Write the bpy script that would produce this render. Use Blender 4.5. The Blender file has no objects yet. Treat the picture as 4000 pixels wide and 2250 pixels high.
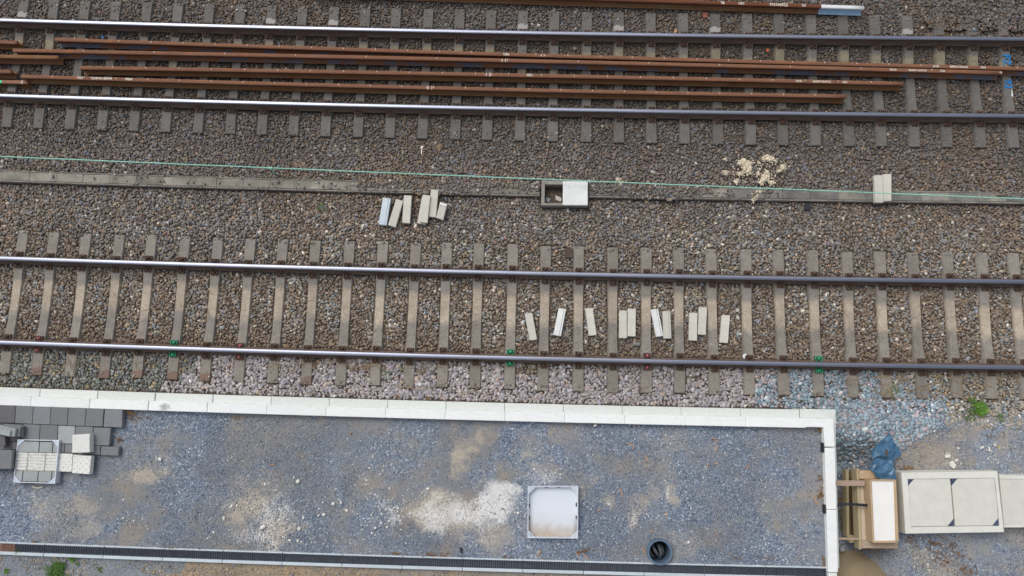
import bpy, bmesh, math, random
import numpy as np
from mathutils import Vector, Matrix
R_ = math.radians
SC = bpy.context.scene
COL = SC.collection
rng = np.random.default_rng(7)
random.seed(7)

# ------------------------------------------------------------------ camera
CAM = np.array([0.18388, -1.40738, 12.99694])
ROT = np.array([[0.99966040, -0.02198078, 0.01399785],
                [0.02378818, 0.98903333, -0.14576414],
                [-0.01064034, 0.14604762, 0.98922034]])
FPX = 2856.713                                    # focal length for a 4000 px wide frame
cd = bpy.data.cameras.new('camera')
cd.sensor_width = 36.0; cd.lens = FPX / 4000 * 36; cd.clip_start = 0.1; cd.clip_end = 2000
cam = bpy.data.objects.new('camera', cd); COL.objects.link(cam)
m4 = Matrix(ROT.tolist()).to_4x4(); m4.translation = Vector(CAM.tolist()); cam.matrix_world = m4
SC.camera = cam

# ------------------------------------------------------------------ sky, sun, exposure (overcast)
SUN_EL, SUN_AZ = R_(56), R_(318)                  # brighter part of the clouds: up and left of the picture
w = bpy.data.worlds.new('World'); SC.world = w; w.use_nodes = True
nt = w.node_tree; nt.nodes.clear()
sky = nt.nodes.new('ShaderNodeTexSky'); sky.sky_type = 'NISHITA'; sky.sun_disc = False
sky.sun_elevation = SUN_EL; sky.sun_rotation = SUN_AZ; sky.air_density = 1.0; sky.dust_density = 4.0; sky.ozone_density = 1.0
hs = nt.nodes.new('ShaderNodeHueSaturation'); hs.inputs['Saturation'].default_value = 0.38
bg = nt.nodes.new('ShaderNodeBackground'); bg.inputs['Strength'].default_value = 0.15
wo = nt.nodes.new('ShaderNodeOutputWorld')
nt.links.new(sky.outputs[0], hs.inputs['Color']); nt.links.new(hs.outputs[0], bg.inputs['Color']); nt.links.new(bg.outputs[0], wo.inputs[0])
sd = bpy.data.lights.new('sun', 'SUN'); sd.energy = 0.95; sd.angle = R_(32); sd.color = (1.0, 0.97, 0.93)
so = bpy.data.objects.new('sun', sd); COL.objects.link(so)
dirv = Vector((math.sin(SUN_AZ) * math.cos(SUN_EL), math.cos(SUN_AZ) * math.cos(SUN_EL), math.sin(SUN_EL)))
so.rotation_euler = dirv.to_track_quat('Z', 'Y').to_euler(); so.location = (0, 0, 30)
SC.view_settings.view_transform = 'Standard'; SC.view_settings.look = 'None'
SC.view_settings.gamma = 1.0; SC.view_settings.exposure = 0.0
try: SC.view_settings.use_curve_mapping = False
except Exception: pass

# ------------------------------------------------------------------ geometry of the place
KC, XC = 0.00127, 1.00530                         # the tracks curve with a radius of about 790 m
G = 1.507 / 2                                     # half the distance between rail heads
V1, Z1 = 4.61367, -0.11234                        # far track: offset and height against the near track
ZP = 0.58                                         # top of the platform edge

def trk(s, v):
    th = (s - XC) * KC
    return XC + math.sin(th) * (1 / KC - v), 1 / KC - (1 / KC - v) * math.cos(th)
def W(s, v, z): x, y = trk(s, v); return Vector((x, y, z))
def ang(s): return (s - XC) * KC
def at(px, py, z=0.0):                            # survey point -> metres on the level z
    d = ROT @ np.array([(px - 2000) / FPX, -(py - 1125) / FPX, -1.0]); t = (z - CAM[2]) / d[2]
    return Vector((CAM + t * d).tolist())
def sv_np(X, Y):
    th = np.arctan2(X - XC, 1 / KC - Y)
    return XC + th / KC, 1 / KC - np.hypot(X - XC, 1 / KC - Y)
def xy_np(s, v):
    th = (s - XC) * KC
    return XC + np.sin(th) * (1 / KC - v), 1 / KC - (1 / KC - v) * np.cos(th)

# ------------------------------------------------------------------ materials
def lin(c): c = c / 255; return c / 12.92 if c <= .04045 else ((c + .055) / 1.055) ** 2.4
LIT = 1.12
def S(r, g, b): return tuple(min(.88, lin(x) / LIT) for x in (r, g, b))
class NT:
    def __init__(s, name, rough=.8, metal=0.0, spec=.35):
        s.m = bpy.data.materials.new(name); s.m.use_nodes = True; s.t = s.m.node_tree
        s.b = s.t.nodes['Principled BSDF']; s.b.inputs['Roughness'].default_value = rough
        s.b.inputs['Metallic'].default_value = metal; s.b.inputs['Specular IOR Level'].default_value = spec
    def n(s, ty, **kw):
        o = s.t.nodes.new(ty)
        for k, v in kw.items():
            if k.startswith('i_'): o.inputs[int(k[2:])].default_value = v
            else: setattr(o, k, v)
        return o
    def l(s, a, b): s.t.links.new(a, b)
    def coord(s, kind='Object', scale=None):
        c = s.n('ShaderNodeTexCoord').outputs[kind]
        if scale:
            mp = s.n('ShaderNodeMapping'); mp.inputs['Scale'].default_value = scale; s.l(c, mp.inputs[0]); c = mp.outputs[0]
        return c
    def noise(s, c, scale, detail=4, rough=.6):
        o = s.n('ShaderNodeTexNoise'); o.inputs['Scale'].default_value = scale; o.inputs['Detail'].default_value = detail; o.inputs['Roughness'].default_value = rough
        s.l(c, o.inputs['Vector']); return o.outputs['Fac']
    def ramp(s, f, stops):
        o = s.n('ShaderNodeValToRGB'); e = o.color_ramp.elements
        while len(e) < len(stops): e.new(.5)
        for k, (p, c) in enumerate(stops):
            e[k].position = p; e[k].color = (c, c, c, 1) if isinstance(c, (int, float)) else (*c[:3], 1)
        s.l(f, o.inputs[0]); return o.outputs[0]
    def mix(s, f, a, b, blend='MIX'):
        o = s.n('ShaderNodeMix', data_type='RGBA', blend_type=blend)
        for i, x in ((0, f), (6, a), (7, b)):
            if isinstance(x, (int, float)): o.inputs[i].default_value = x
            elif isinstance(x, tuple): o.inputs[i].default_value = (*x[:3], 1)
            else: s.l(x, o.inputs[i])
        return o.outputs[2]
    def math(s, op, a, b=0.0):
        o = s.n('ShaderNodeMath', operation=op)
        for i, x in ((0, a), (1, b)):
            if isinstance(x, (int, float)): o.inputs[i].default_value = x
            else: s.l(x, o.inputs[i])
        return o.outputs[0]
    def out(s, c): s.l(c, s.b.inputs['Base Color']) if not isinstance(c, tuple) else setattr(s.b.inputs['Base Color'], 'default_value', (*c, 1)); return s
    def bump(s, f, strength=.3, dist=.01):
        o = s.n('ShaderNodeBump'); o.inputs['Strength'].default_value = strength; o.inputs['Distance'].default_value = dist
        s.l(f, o.inputs['Height']); s.l(o.outputs[0], s.b.inputs['Normal']); return s

def dull(c, k): return tuple(x * k for x in c)
def plain(name, col, var=.14, scale=9, rough=.8, metal=0, bump=.15, speck=.12, randomise=.06):
    t = NT(name, rough, metal); c = t.coord()
    ri = t.n('ShaderNodeObjectInfo').outputs['Random']
    base = t.mix(t.ramp(t.noise(c, scale), [(.3, 0.0), (.7, 1.0)]), dull(col, 1 - var), dull(col, 1 + var))
    fine = t.noise(c, scale * 14, 3, .7)
    base = t.mix(1.0, base, t.ramp(fine, [(.25, 1 - speck), (.75, 1 + speck)]), 'MULTIPLY')
    base = t.mix(1.0, base, t.ramp(ri, [(0, 1 - randomise), (1, 1 + randomise)]), 'MULTIPLY')
    t.out(base)
    if bump: t.bump(fine, bump, .004)
    return t.m

def mk_sleeper(name, c_main, c_beige, lo, hi, marks=None):
    t = NT(name, .9); c = t.coord(); sx = t.n('ShaderNodeSeparateXYZ'); t.l(c, sx.inputs[0])
    inf = t.n('ShaderNodeObjectInfo'); rnd = inf.outputs['Random']
    off = t.n('ShaderNodeVectorMath', operation='ADD'); t.l(c, off.inputs[0])
    cmb = t.n('ShaderNodeCombineXYZ'); t.l(t.math('MULTIPLY', rnd, 37.0), cmb.inputs[0]); t.l(t.math('MULTIPLY', rnd, 11.0), cmb.inputs[1]); t.l(cmb.outputs[0], off.inputs[1])
    c2 = off.outputs[0]
    n1 = t.noise(c2, 5); n2 = t.noise(c2, 60, 4, .7)
    yy = t.math('ADD', sx.outputs[1], t.math('MULTIPLY', t.math('SUBTRACT', n1, .5), .22))
    yy = t.math('ADD', yy, t.math('MULTIPLY', rnd, .22))
    f = t.ramp(t.math('ADD', t.math('MULTIPLY', yy, .5), .5), [((lo - .12) / 2 + .5, 0.0), ((lo + .04) / 2 + .5, 1.0), ((hi - .06) / 2 + .5, 1.0), ((hi + .03) / 2 + .5, 0.0)])
    base = t.mix(f, c_main, c_beige)
    base = t.mix(1.0, base, t.ramp(n1, [(.25, .82), (.75, 1.18)]), 'MULTIPLY')
    base = t.mix(1.0, base, t.ramp(t.noise(c2, 26, 5, .8), [(.3, .74), (.7, 1.26)]), 'MULTIPLY')
    base = t.mix(1.0, base, t.ramp(n2, [(.3, .78), (.7, 1.22)]), 'MULTIPLY')
    base = t.mix(1.0, base, t.ramp(rnd, [(0, .88), (1, 1.12)]), 'MULTIPLY')
    t.out(base).bump(n2, .3, .006); return t

def stained(name, main, stain, where):            # a paint or rust stain on one end of a sleeper
    t = mk_sleeper(name, main[0], main[1], *main[2]); c = t.coord(); sx = t.n('ShaderNodeSeparateXYZ'); t.l(c, sx.inputs[0])
    n = t.noise(c, 14)
    y0, y1 = where
    yy = t.math('ADD', sx.outputs[1], t.math('MULTIPLY', t.math('SUBTRACT', n, .5), .16))
    f = t.math('MULTIPLY', t.math('GREATER_THAN', yy, y0), t.math('LESS_THAN', yy, y1))
    prev = t.b.inputs['Base Color'].links[0].from_socket
    t.out(t.mix(t.math('MULTIPLY', f, .65), prev, stain)); return t.m

NEAR = (S(140, 134, 126), S(176, 164, 147), (.02, .52)); FAR = (S(108, 105, 101), S(142, 134, 114), (.33, .64))
M_SL2 = mk_sleeper('sleeper_concrete_near', *NEAR[:2], *NEAR[2]).m
M_SL1 = mk_sleeper('sleeper_concrete_far', *FAR[:2], *FAR[2]).m
M_SL2R = stained('sleeper_concrete_red_end', NEAR, S(124, 94, 80), (-1.5, -1.16))
M_SL1W = stained('sleeper_concrete_white_patch', FAR, S(188, 186, 182), (.92, 1.02))
M_CLIP = plain('dark_rusty_steel', S(84, 66, 56), .3, 20, .75, .0, .3)
M_LOOP = plain('brown_spring_steel', S(104, 82, 68), .25, 20, .7, .0, .2)
M_CLIPG = plain('green_spray_paint', S(36, 168, 122), .25, 40, .6)
M_CLIPP = plain('pink_spray_paint', S(176, 92, 104), .3, 40, .6)
def mk_rail_side(name, a, b):
    t = NT(name, .85); c = t.coord('Object', (.6, 6, 6)); n = t.noise(c, 6, 6, .7)
    t.out(t.mix(t.ramp(n, [(.3, 0.0), (.7, 1.0)]), a, b)).bump(n, .2, .003); return t.m
M_RSIDE = mk_rail_side('rail_side_brown', S(88, 72, 64), S(120, 102, 90))
def mk_rail_top():
    t = NT('rail_running_surface', .3, 1.0); c = t.coord('Object', (.15, 40, 40)); n = t.noise(c, 5, 3)
    t.out(t.mix(t.ramp(n, [(.3, 0.0), (.7, 1.0)]), (.22, .24, .31), (.36, .38, .45)))
    t.l(t.ramp(n, [(.2, .3), (.8, .48)]), t.b.inputs['Roughness']); return t.m
M_RTOP = mk_rail_top()
def mk_rust(name, a, b, c3, blue=None):
    t = NT(name, .9); c = t.coord('Object', (.5, 5, 5)); n = t.noise(c, 5, 6, .65); c2 = t.coord(); n2 = t.noise(c2, 3.0, 6, .7); n3 = t.noise(c2, 70, 3)
    col = t.mix(t.ramp(n, [(.3, 0.0), (.72, 1.0)]), a, b)
    col = t.mix(t.ramp(n2, [(.55, 0.0), (.68, .8)]), col, c3)
    if blue:
        cb = t.coord('Object', (.7, 2, 2)); nb = t.noise(cb, 3, 5, .7)
        col = t.mix(t.ramp(nb, [(.5, 0.0), (.56, .85)]), col, blue)
    col = t.mix(1.0, col, t.ramp(n3, [(.25, .85), (.75, 1.15)]), 'MULTIPLY')
    t.out(col).bump(n, .2, .003); return t.m
M_RUST = mk_rust('rust', S(116, 82, 64), S(142, 100, 76), S(150, 98, 64))
M_RUSTF = mk_rust('rust_foot', S(118, 78, 48), S(142, 110, 76), S(124, 108, 88))
M_RUSTB = mk_rust('rust_foot_blue_paint', S(132, 80, 50), S(126, 100, 76), S(118, 90, 66), S(92, 106, 126))
M_RUSTW = mk_rust('rust_web', S(96, 60, 42), S(122, 74, 50), S(92, 60, 46))
M_PINKR = mk_rust('rust_pale', S(140, 98, 78), S(160, 120, 98), S(150, 92, 66))
M_WHITE = plain('white_paint', S(232, 236, 236), .05, 12, .55, 0, .1, .05)
M_LBLUE = plain('pale_blue_paint', S(172, 206, 232), .08, 8, .55, 0, .1, .08)
M_CHALK = plain('chalk_white', S(235, 228, 215), .05, 12, .9, 0, 0)
M_BLUEP = plain('blue_marking_paint', S(20, 130, 205), .1, 20, .7, 0, 0)
M_GREENP = plain('mint_green_paint', S(80, 205, 150), .1, 20, .7, 0, 0)
M_BLOCK = plain('light_concrete', S(204, 201, 190), .07, 7, .85, 0, .2, .08, .06)
M_BLOCKW = plain('white_concrete', S(226, 228, 225), .07, 9, .7, 0, .2, .06)
M_BLOCKB = plain('bluish_white_concrete', S(200, 214, 222), .09, 9, .7, 0, .2, .08)
M_TROUGH = plain('weathered_concrete', S(132, 127, 119), .3, 5, .9, 0, .4, .42, .12)
M_TLID = plain('weathered_concrete_lid', S(138, 133, 123), .34, 4, .9, 0, .4, .42, .16)
M_TLIDD = plain('dark_weathered_concrete_lid', S(122, 120, 116), .3, 4, .9, 0, .4, .42, .16)
def mk_edge(name, col):
    t = NT(name, .75); c = t.coord(); n = t.noise(c, 3.5, 5); wv = t.n('ShaderNodeTexWave', wave_type='BANDS', bands_direction='DIAGONAL'); wv.inputs['Scale'].default_value = 28; t.l(c, wv.inputs[0])
    b = t.mix(t.ramp(n, [(.3, 0.0), (.75, 1.0)]), dull(col, .92), col)
    b = t.mix(1.0, b, t.ramp(t.n('ShaderNodeObjectInfo').outputs['Random'], [(0, .95), (1, 1.02)]), 'MULTIPLY'); b = t.mix(1.0, b, t.ramp(t.noise(c, 14, 6, .75), [(.25, .93), (.6, 1.0)]), 'MULTIPLY')
    b = t.mix(1.0, b, t.ramp(t.noise(c, 90, 2), [(.2, .96), (.8, 1.03)]), 'MULTIPLY')
    sp = t.noise(c, 26, 2, .4); b = t.mix(t.ramp(sp, [(.76, 0.0), (.8, .35)]), b, S(150, 150, 140))
    t.out(b).bump(wv.outputs['Fac'], .15, .002); return t.m
M_EDGE = mk_edge('platform_edge_white', S(247, 249, 247)); M_LEDGE = mk_edge('platform_ledge_pale', S(226, 231, 227))
M_PAVE = plain('grey_paving', S(126, 128, 131), .08, 6, .9, 0, .25, .12, .1)
M_PAVED = plain('dark_grey_paving', S(104, 103, 106), .1, 6, .9, 0, .25, .14, .08)
M_PAVEL = plain('pale_grey_paving', S(160, 165, 166), .08, 6, .9, 0, .25, .12, .06)
M_TACT = plain('white_tactile_paving', S(226, 227, 222), .06, 8, .85, 0, .2, .07)
M_RIB = plain('dirty_white_ribs', S(218, 219, 214), .16, 16, .85, 0, .2, .14)
M_GALV = plain('galvanised_steel', S(188, 200, 214), .07, 10, .42, .55, .05, .04)
M_STEELW = plain('pale_steel', S(212, 218, 228), .05, 8, .5, .25, .05, .04)
def mk_pan():
    t = NT('steel_pan_with_mud', .5, .2); c = t.coord(); sx = t.n('ShaderNodeSeparateXYZ'); t.l(c, sx.inputs[0]); n = t.noise(c, 7, 6)
    yy = t.math('ADD', sx.outputs[1], t.math('MULTIPLY', t.math('SUBTRACT', n, .5), .32))
    col = t.mix(t.ramp(t.math('ADD', yy, .5), [(.06, 1.0), (.2, .6), (.32, .14), (.5, 0.0)]), S(226, 233, 240), S(186, 168, 146))
    ex = t.math('ABSOLUTE', sx.outputs[0]); col = t.mix(t.math('MULTIPLY', t.ramp(t.math('ADD', ex, t.math('MULTIPLY', n, .1)), [(.38, 0.0), (.46, .7)]), t.ramp(t.math('ADD', yy, .5), [(.3, 1.0), (.5, 0.0)])), col, S(128, 104, 80))
    t.out(col); return t.m
M_PAN = mk_pan()
M_DARK = plain('dark_recess', S(38, 36, 36), .2, 10, .9)
M_IRON = plain('cast_iron_grate', S(66, 72, 82), .2, 14, .7, .0, .2)
M_RUSTG = plain('rusty_grate', S(128, 98, 86), .2, 12, .85, 0, .2)
M_DRAIN = plain('drain_concrete', S(196, 207, 214), .08, 6, .8, 0, .15, .08, .04)
M_PIPE = plain('grey_blue_plastic_pipe', S(92, 112, 134), .1, 8, .5, 0, .05)
M_DUCT = plain('charcoal_plastic_duct', S(84, 88, 94), .12, 18, .6, 0, .05)
M_CABLE = plain('black_cable', S(38, 42, 56), .1, 20, .5, 0, 0)
def mk_wood(name, a, b, sc=(3, 40, 3)):
    t = NT(name, .8); c = t.coord('Object', sc); n = t.noise(c, 2.5, 6, .7)
    t.out(t.mix(t.ramp(n, [(.3, 0.0), (.7, 1.0)]), a, b)).bump(n, .2, .003); return t.m
M_WOODV = mk_wood('pine_board', S(176, 148, 114), S(202, 178, 146), (30, 2, 30))
M_WOODY = mk_wood('yellowish_plank', S(172, 158, 122), S(196, 182, 148), (30, 2, 30))
M_WOODP = mk_wood('pale_plywood', S(186, 172, 150), S(206, 194, 174), (30, 2, 30))
M_WOODG = mk_wood('greyed_board', S(158, 138, 120), S(186, 164, 144), (2, 30, 30))
M_WOODD = mk_wood('dark_brown_board', S(96, 78, 56), S(130, 108, 76), (30, 2, 30))  # darker brown wood for the low planks and the box core
M_FOAM = plain('white_foam_board', S(246, 245, 240), .04, 5, .8, 0, .05, .03)
M_CHAM = plain('pale_chamber_concrete', S(220, 220, 211), .06, 5, .85, 0, .15, .06, .02)
M_CHLID = plain('pale_chamber_lid', S(213, 212, 202), .06, 6, .85, 0, .15, .07, .03)
M_PLATE = plain('dark_blue_steel_corner', S(88, 98, 128), .1, 20, .5, .2)
def mk_bag():
    t = NT('blue_plastic_film', .35, 0, .5); c = t.coord(); n = t.noise(c, 9, 5)
    t.out(t.mix(t.ramp(n, [(.3, 0.0), (.7, 1.0)]), S(50, 88, 118), S(84, 126, 158))); return t.m
M_BAG = mk_bag()
M_ROPE = plain('mint_green_rope', S(150, 216, 196), .2, 60, .7)
M_LEAF = plain('dry_brown_leaf', S(128, 98, 66), .35, 12, .8, 0, .1, .2)
M_STRAW = plain('dry_straw', S(176, 152, 116), .25, 12, .85, 0, 0)
M_CHIP = plain('orange_wood_splinter', S(204, 158, 122), .2, 12, .8, 0, 0)
M_WEED = plain('fresh_green_leaf', (.085, .19, .02), .35, 14, .6, 0, .1, .2)
M_GRASS = plain('darker_green_leaf', (.07, .15, .025), .35, 14, .6, 0, .1, .2)
M_WSTONE = plain('white_stone', S(228, 226, 218), .1, 14, .8, 0, .3, .1)
M_BLACK = plain('black_rubber', S(44, 46, 52), .1, 14, .6, 0, .1)
M_REDPL = plain('red_brown_plate', S(150, 92, 78), .15, 14, .8)
M_STEELBR = plain('brown_steel_plate', S(82, 68, 60), .15, 14, .7)
M_PINKW = plain('pinkish_white_plastic', S(240, 218, 212), .05, 14, .5, 0, 0)

def mk_attr_stone(name):
    t = NT(name, .88); a = t.n('ShaderNodeAttribute', attribute_name='Col'); c = t.coord(); n = t.noise(c, 55, 4, .7)
    t.out(t.mix(1.0, a.outputs['Color'], t.ramp(n, [(.25, .78), (.75, 1.22)]), 'MULTIPLY')); return t.m
M_STONE = mk_attr_stone('ballast_stone')
def mk_bed():
    t = NT('ballast_fines', .95); c = t.coord(); n = t.noise(c, 16, 6, .75)
    v = t.n('ShaderNodeTexVoronoi'); v.inputs['Scale'].default_value = 24; t.l(c, v.inputs['Vector'])
    col = t.mix(t.ramp(n, [(.3, 0.0), (.7, 1.0)]), S(74, 64, 56), S(112, 100, 88))
    t.out(col).bump(v.outputs['Distance'], .8, .03); return t.m
M_BED = mk_bed()
def mk_gravel(name, k=1.12):                           # crushed stone, with sand and lime spills where the vertex weights are
    t = NT(name, .92); c = t.coord()
    v = t.n('ShaderNodeTexVoronoi'); v.inputs['Scale'].default_value = 46; t.l(c, v.inputs['Vector'])
    v2 = t.n('ShaderNodeTexVoronoi'); v2.inputs['Scale'].default_value = 110; t.l(c, v2.inputs['Vector'])
    hs_ = t.n('ShaderNodeSeparateColor'); t.l(v.outputs['Color'], hs_.inputs[0]); hs2 = t.n('ShaderNodeSeparateColor'); t.l(v2.outputs['Color'], hs2.inputs[0])
    big = t.noise(c, .75, 6, .62); mid = t.noise(c, 3.2, 7, .68); fine = t.noise(c, 30, 5, .8)
    coarse = t.ramp(t.math('ADD', t.math('MULTIPLY', big, .6), t.math('MULTIPLY', mid, .4)), [(.43, 0.0), (.55, 1.0)])
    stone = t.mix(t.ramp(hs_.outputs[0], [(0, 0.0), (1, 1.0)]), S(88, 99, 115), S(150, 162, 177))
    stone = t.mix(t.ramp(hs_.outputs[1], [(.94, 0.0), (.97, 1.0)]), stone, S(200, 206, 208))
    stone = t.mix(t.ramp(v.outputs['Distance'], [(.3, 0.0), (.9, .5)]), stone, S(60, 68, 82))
    dust = t.mix(hs2.outputs[0], S(110, 114, 120), S(136, 140, 144))
    warm = t.ramp(t.noise(c, 1.3, 6, .65), [(.40, 0.0), (.60, .95)])
    dust = t.mix(warm, dust, S(146, 138, 128))
    base = t.mix(coarse, dust, stone)
    base = t.mix(1.0, base, t.ramp(t.noise(c, .5, 4, .6), [(.3, .9 * k), (.7, 1.1 * k)]), 'MULTIPLY')
    at_ = t.n('ShaderNodeAttribute', attribute_name='Spill'); sp = t.n('ShaderNodeSeparateColor'); t.l(at_.outputs['Color'], sp.inputs[0])
    def spill(ch, m, f, lo, hi):
        x = t.math('ADD', sp.outputs[ch], t.math('ADD', t.math('MULTIPLY', t.math('SUBTRACT', mid, .5), m), t.math('MULTIPLY', t.math('SUBTRACT', fine, .5), f)))
        return t.math('MULTIPLY', t.ramp(x, [(lo, 0.0), (hi, 1.0)]), t.ramp(sp.outputs[ch], [(.02, 0.0), (.2, 1.0)]))
    base = t.mix(t.math('MULTIPLY', spill(2, 1.2, .5, .25, .95), .6), base, t.mix(fine, S(126, 110, 90), S(152, 136, 114)))
    base = t.mix(t.math('MULTIPLY', spill(0, 1.3, .9, .25, .85), .9), base, t.mix(fine, S(168, 156, 138), S(200, 190, 174)))
    base = t.mix(t.math('MULTIPLY', spill(1, 1.2, 1.6, .32, .95), .95), base, t.mix(fine, S(206, 204, 200), S(238, 238, 236)))
    base = t.mix(1.0, base, t.ramp(fine, [(.2, .82), (.8, 1.18)]), 'MULTIPLY')
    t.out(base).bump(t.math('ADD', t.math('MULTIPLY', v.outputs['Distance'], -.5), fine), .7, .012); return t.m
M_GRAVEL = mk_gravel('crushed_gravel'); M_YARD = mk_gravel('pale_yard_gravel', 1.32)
def mk_soil():
    t = NT('earth', .95); c = t.coord(); a = t.noise(c, 1.6, 6, .7); f = t.noise(c, 30, 5, .8)
    v = t.n('ShaderNodeTexVoronoi'); v.inputs['Scale'].default_value = 34; t.l(c, v.inputs['Vector'])
    at_ = t.n('ShaderNodeAttribute', attribute_name='Spill'); sp = t.n('ShaderNodeSeparateColor'); t.l(at_.outputs['Color'], sp.inputs[0])
    base = t.mix(t.ramp(a, [(.35, 0.0), (.65, 1.0)]), S(152, 142, 126), S(172, 152, 126))
    base = t.mix(t.ramp(t.math('ADD', sp.outputs[0], t.math('MULTIPLY', t.math('SUBTRACT', f, .5), .8)), [(.35, 0.0), (.6, 1.0)]), base, t.mix(f, S(116, 122, 130), S(156, 162, 168)))
    base = t.mix(1.0, base, t.ramp(f, [(.2, .76), (.8, 1.22)]), 'MULTIPLY')
    t.out(base).bump(t.math('ADD', f, v.outputs['Distance']), .6, .02); return t.m
M_SOIL = mk_soil()
M_SAND = plain('smooth_sand', S(158, 142, 116), .1, 5, .95, 0, .5, .14)

# ------------------------------------------------------------------ object helpers
def tag(o, label=None, cat=None, group=None, kind=None):
    if label: o['label'] = label
    if cat: o['category'] = cat; o['kind'] = 'thing'
    if group: o['group'] = group
    if kind: o['kind'] = kind
    return o
def obj(name, me, parent=None):
    o = bpy.data.objects.new(name, me); COL.objects.link(o)
    if parent: o.parent = parent
    return o
def empty(name, loc, rz=0.0):
    o = bpy.data.objects.new(name, None); COL.objects.link(o); o.location = loc; o.rotation_euler = (0, 0, rz); o.empty_display_size = .1
    return o
def copy_tree(o, parent=None):
    c = o.copy(); COL.objects.link(c); c.parent = parent
    for ch in o.children: copy_tree(ch, c)
    return c
class MB:                                         # collects shapes for ONE mesh
    def __init__(s): s.bm = bmesh.new(); s.mi = 0
    def mat(s, i): s.mi = i; return s
    def _f(s, vs):
        try:
            f = s.bm.faces.new(vs); f.material_index = s.mi; return f
        except ValueError: return None
    def prism(s, pts, z0, z1, bevel=0.0, slope=0.0):
        n = len(pts); cx = sum(p[0] for p in pts) / n; cy = sum(p[1] for p in pts) / n
        a = [s.bm.verts.new((cx + (p[0] - cx) * (1 + slope), cy + (p[1] - cy) * (1 + slope), z0)) for p in pts]
        b = [s.bm.verts.new((p[0], p[1], z1)) for p in pts]
        fs = [s._f(b), s._f(a[::-1])]
        for i in range(n): fs.append(s._f([a[i], a[(i + 1) % n], b[(i + 1) % n], b[i]]))
        bmesh.ops.recalc_face_normals(s.bm, faces=[f for f in fs if f])
        if bevel:
            es = {e for v in b for e in v.link_edges}
            bmesh.ops.bevel(s.bm, geom=list(es), offset=bevel, segments=1, affect='EDGES', profile=.5, material=s.mi)
        return s
    def box(s, x0, x1, y0, y1, z0, z1, bevel=0.0): return s.prism([(x0, y0), (x1, y0), (x1, y1), (x0, y1)], z0, z1, bevel)
    def tube(s, pts, r, n=6, close=False, cap=True):
        pts = [Vector(p) for p in pts]; rings = []; m = len(pts)
        for i, p in enumerate(pts):
            d = (pts[(i + 1) % m] - pts[i - 1]) if close else (pts[min(i + 1, m - 1)] - pts[max(i - 1, 0)])
            d.normalize(); up = Vector((0, 0, 1)) if abs(d.z) < .9 else Vector((1, 0, 0))
            u = d.cross(up).normalized(); w_ = d.cross(u)
            rr = r[i] if isinstance(r, (list, tuple)) else r
            rings.append([s.bm.verts.new(p + (u * math.cos(2 * math.pi * k / n) + w_ * math.sin(2 * math.pi * k / n)) * rr) for k in range(n)])
        for i in range(m if close else m - 1):
            A_, B_ = rings[i], rings[(i + 1) % m]
            for k in range(n):
                f = s._f([A_[k], A_[(k + 1) % n], B_[(k + 1) % n], B_[k]])
                if f: f.smooth = True
        if cap and not close: s._f(rings[0]); s._f(rings[-1][::-1])
        return s
    def ring(s, c, r0, r1, z0, z1, n=40):
        def circ(r, z): return [s.bm.verts.new((c[0] + r * math.cos(2 * math.pi * k / n), c[1] + r * math.sin(2 * math.pi * k / n), z)) for k in range(n)]
        a, b, c_, d = circ(r0, z1), circ(r1, z1), circ(r1, z0), circ(r0, z0)
        for k in range(n):
            j = (k + 1) % n
            s._f([a[k], b[k], b[j], a[j]]); s._f([b[k], c_[k], c_[j], b[j]]); s._f([d[k], a[k], a[j], d[j]])
        return s
    def mesh(s, name, mats):
        bmesh.ops.recalc_face_normals(s.bm, faces=s.bm.faces[:])
        me = bpy.data.meshes.new(name); s.bm.to_mesh(me); s.bm.free()
        for m in (mats if isinstance(mats, (list, tuple)) else [mats]): me.materials.append(m)
        return me
    def build(s, name, mats, parent=None): return obj(name, s.mesh(name, mats), parent)

def place_px(name, px, zt, th, mats, parent=None, bevel=.006, z_off=None, slope=0.0):
    """a slab whose top outline is surveyed at level zt; origin at its own foot"""
    P = [at(x, y, zt) for x, y in px]; c = sum(P, Vector()) / len(P)
    b = MB().prism([(p.x - c.x, p.y - c.y) for p in P], 0, th, bevel, slope)
    o = b.build(name, mats, None); base = Vector((c.x, c.y, zt - th))
    if parent is not None: o.parent = parent; o.location = base - Vector(parent.location)
    else: o.location = base
    return o

RP = [(-.075, 0), (-.075, .011), (-.024, .026), (-.0085, .042), (-.0085, .118), (-.014, .128), (-.0355, .134), (-.036, .160), (-.030, .1685), (-.016, .1715), (0, .172),
      (.016, .1715), (.030, .1685), (.036, .160), (.0355, .134), (.014, .128), (.0085, .118), (.0085, .042), (.024, .026), (.075, .011), (.075, 0)]
def rail_mesh(name, pts, mats, slots):            # sweep the rail section along points on its foot; slots(k) = material of profile face k
    b = MB(); rings = []; pts = [Vector(p) for p in pts]; m = len(pts)
    for i, p in enumerate(pts):
        d = (pts[min(i + 1, m - 1)] - pts[max(i - 1, 0)]); d.z = 0; d.normalize(); nrm = Vector((-d.y, d.x, 0))
        rings.append([b.bm.verts.new(p + nrm * u + Vector((0, 0, h))) for u, h in RP])
    n = len(RP)
    for i in range(m - 1):
        for k in range(n):
            f = b.bm.faces.new([rings[i][k], rings[i][(k + 1) % n], rings[i + 1][(k + 1) % n], rings[i + 1][k]]); f.material_index = slots(k, i)
            f.smooth = 6 <= k <= 13
    b.bm.faces.new(rings[0][::-1]); b.bm.faces.new(rings[-1])
    return b.mesh(name, mats)
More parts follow.
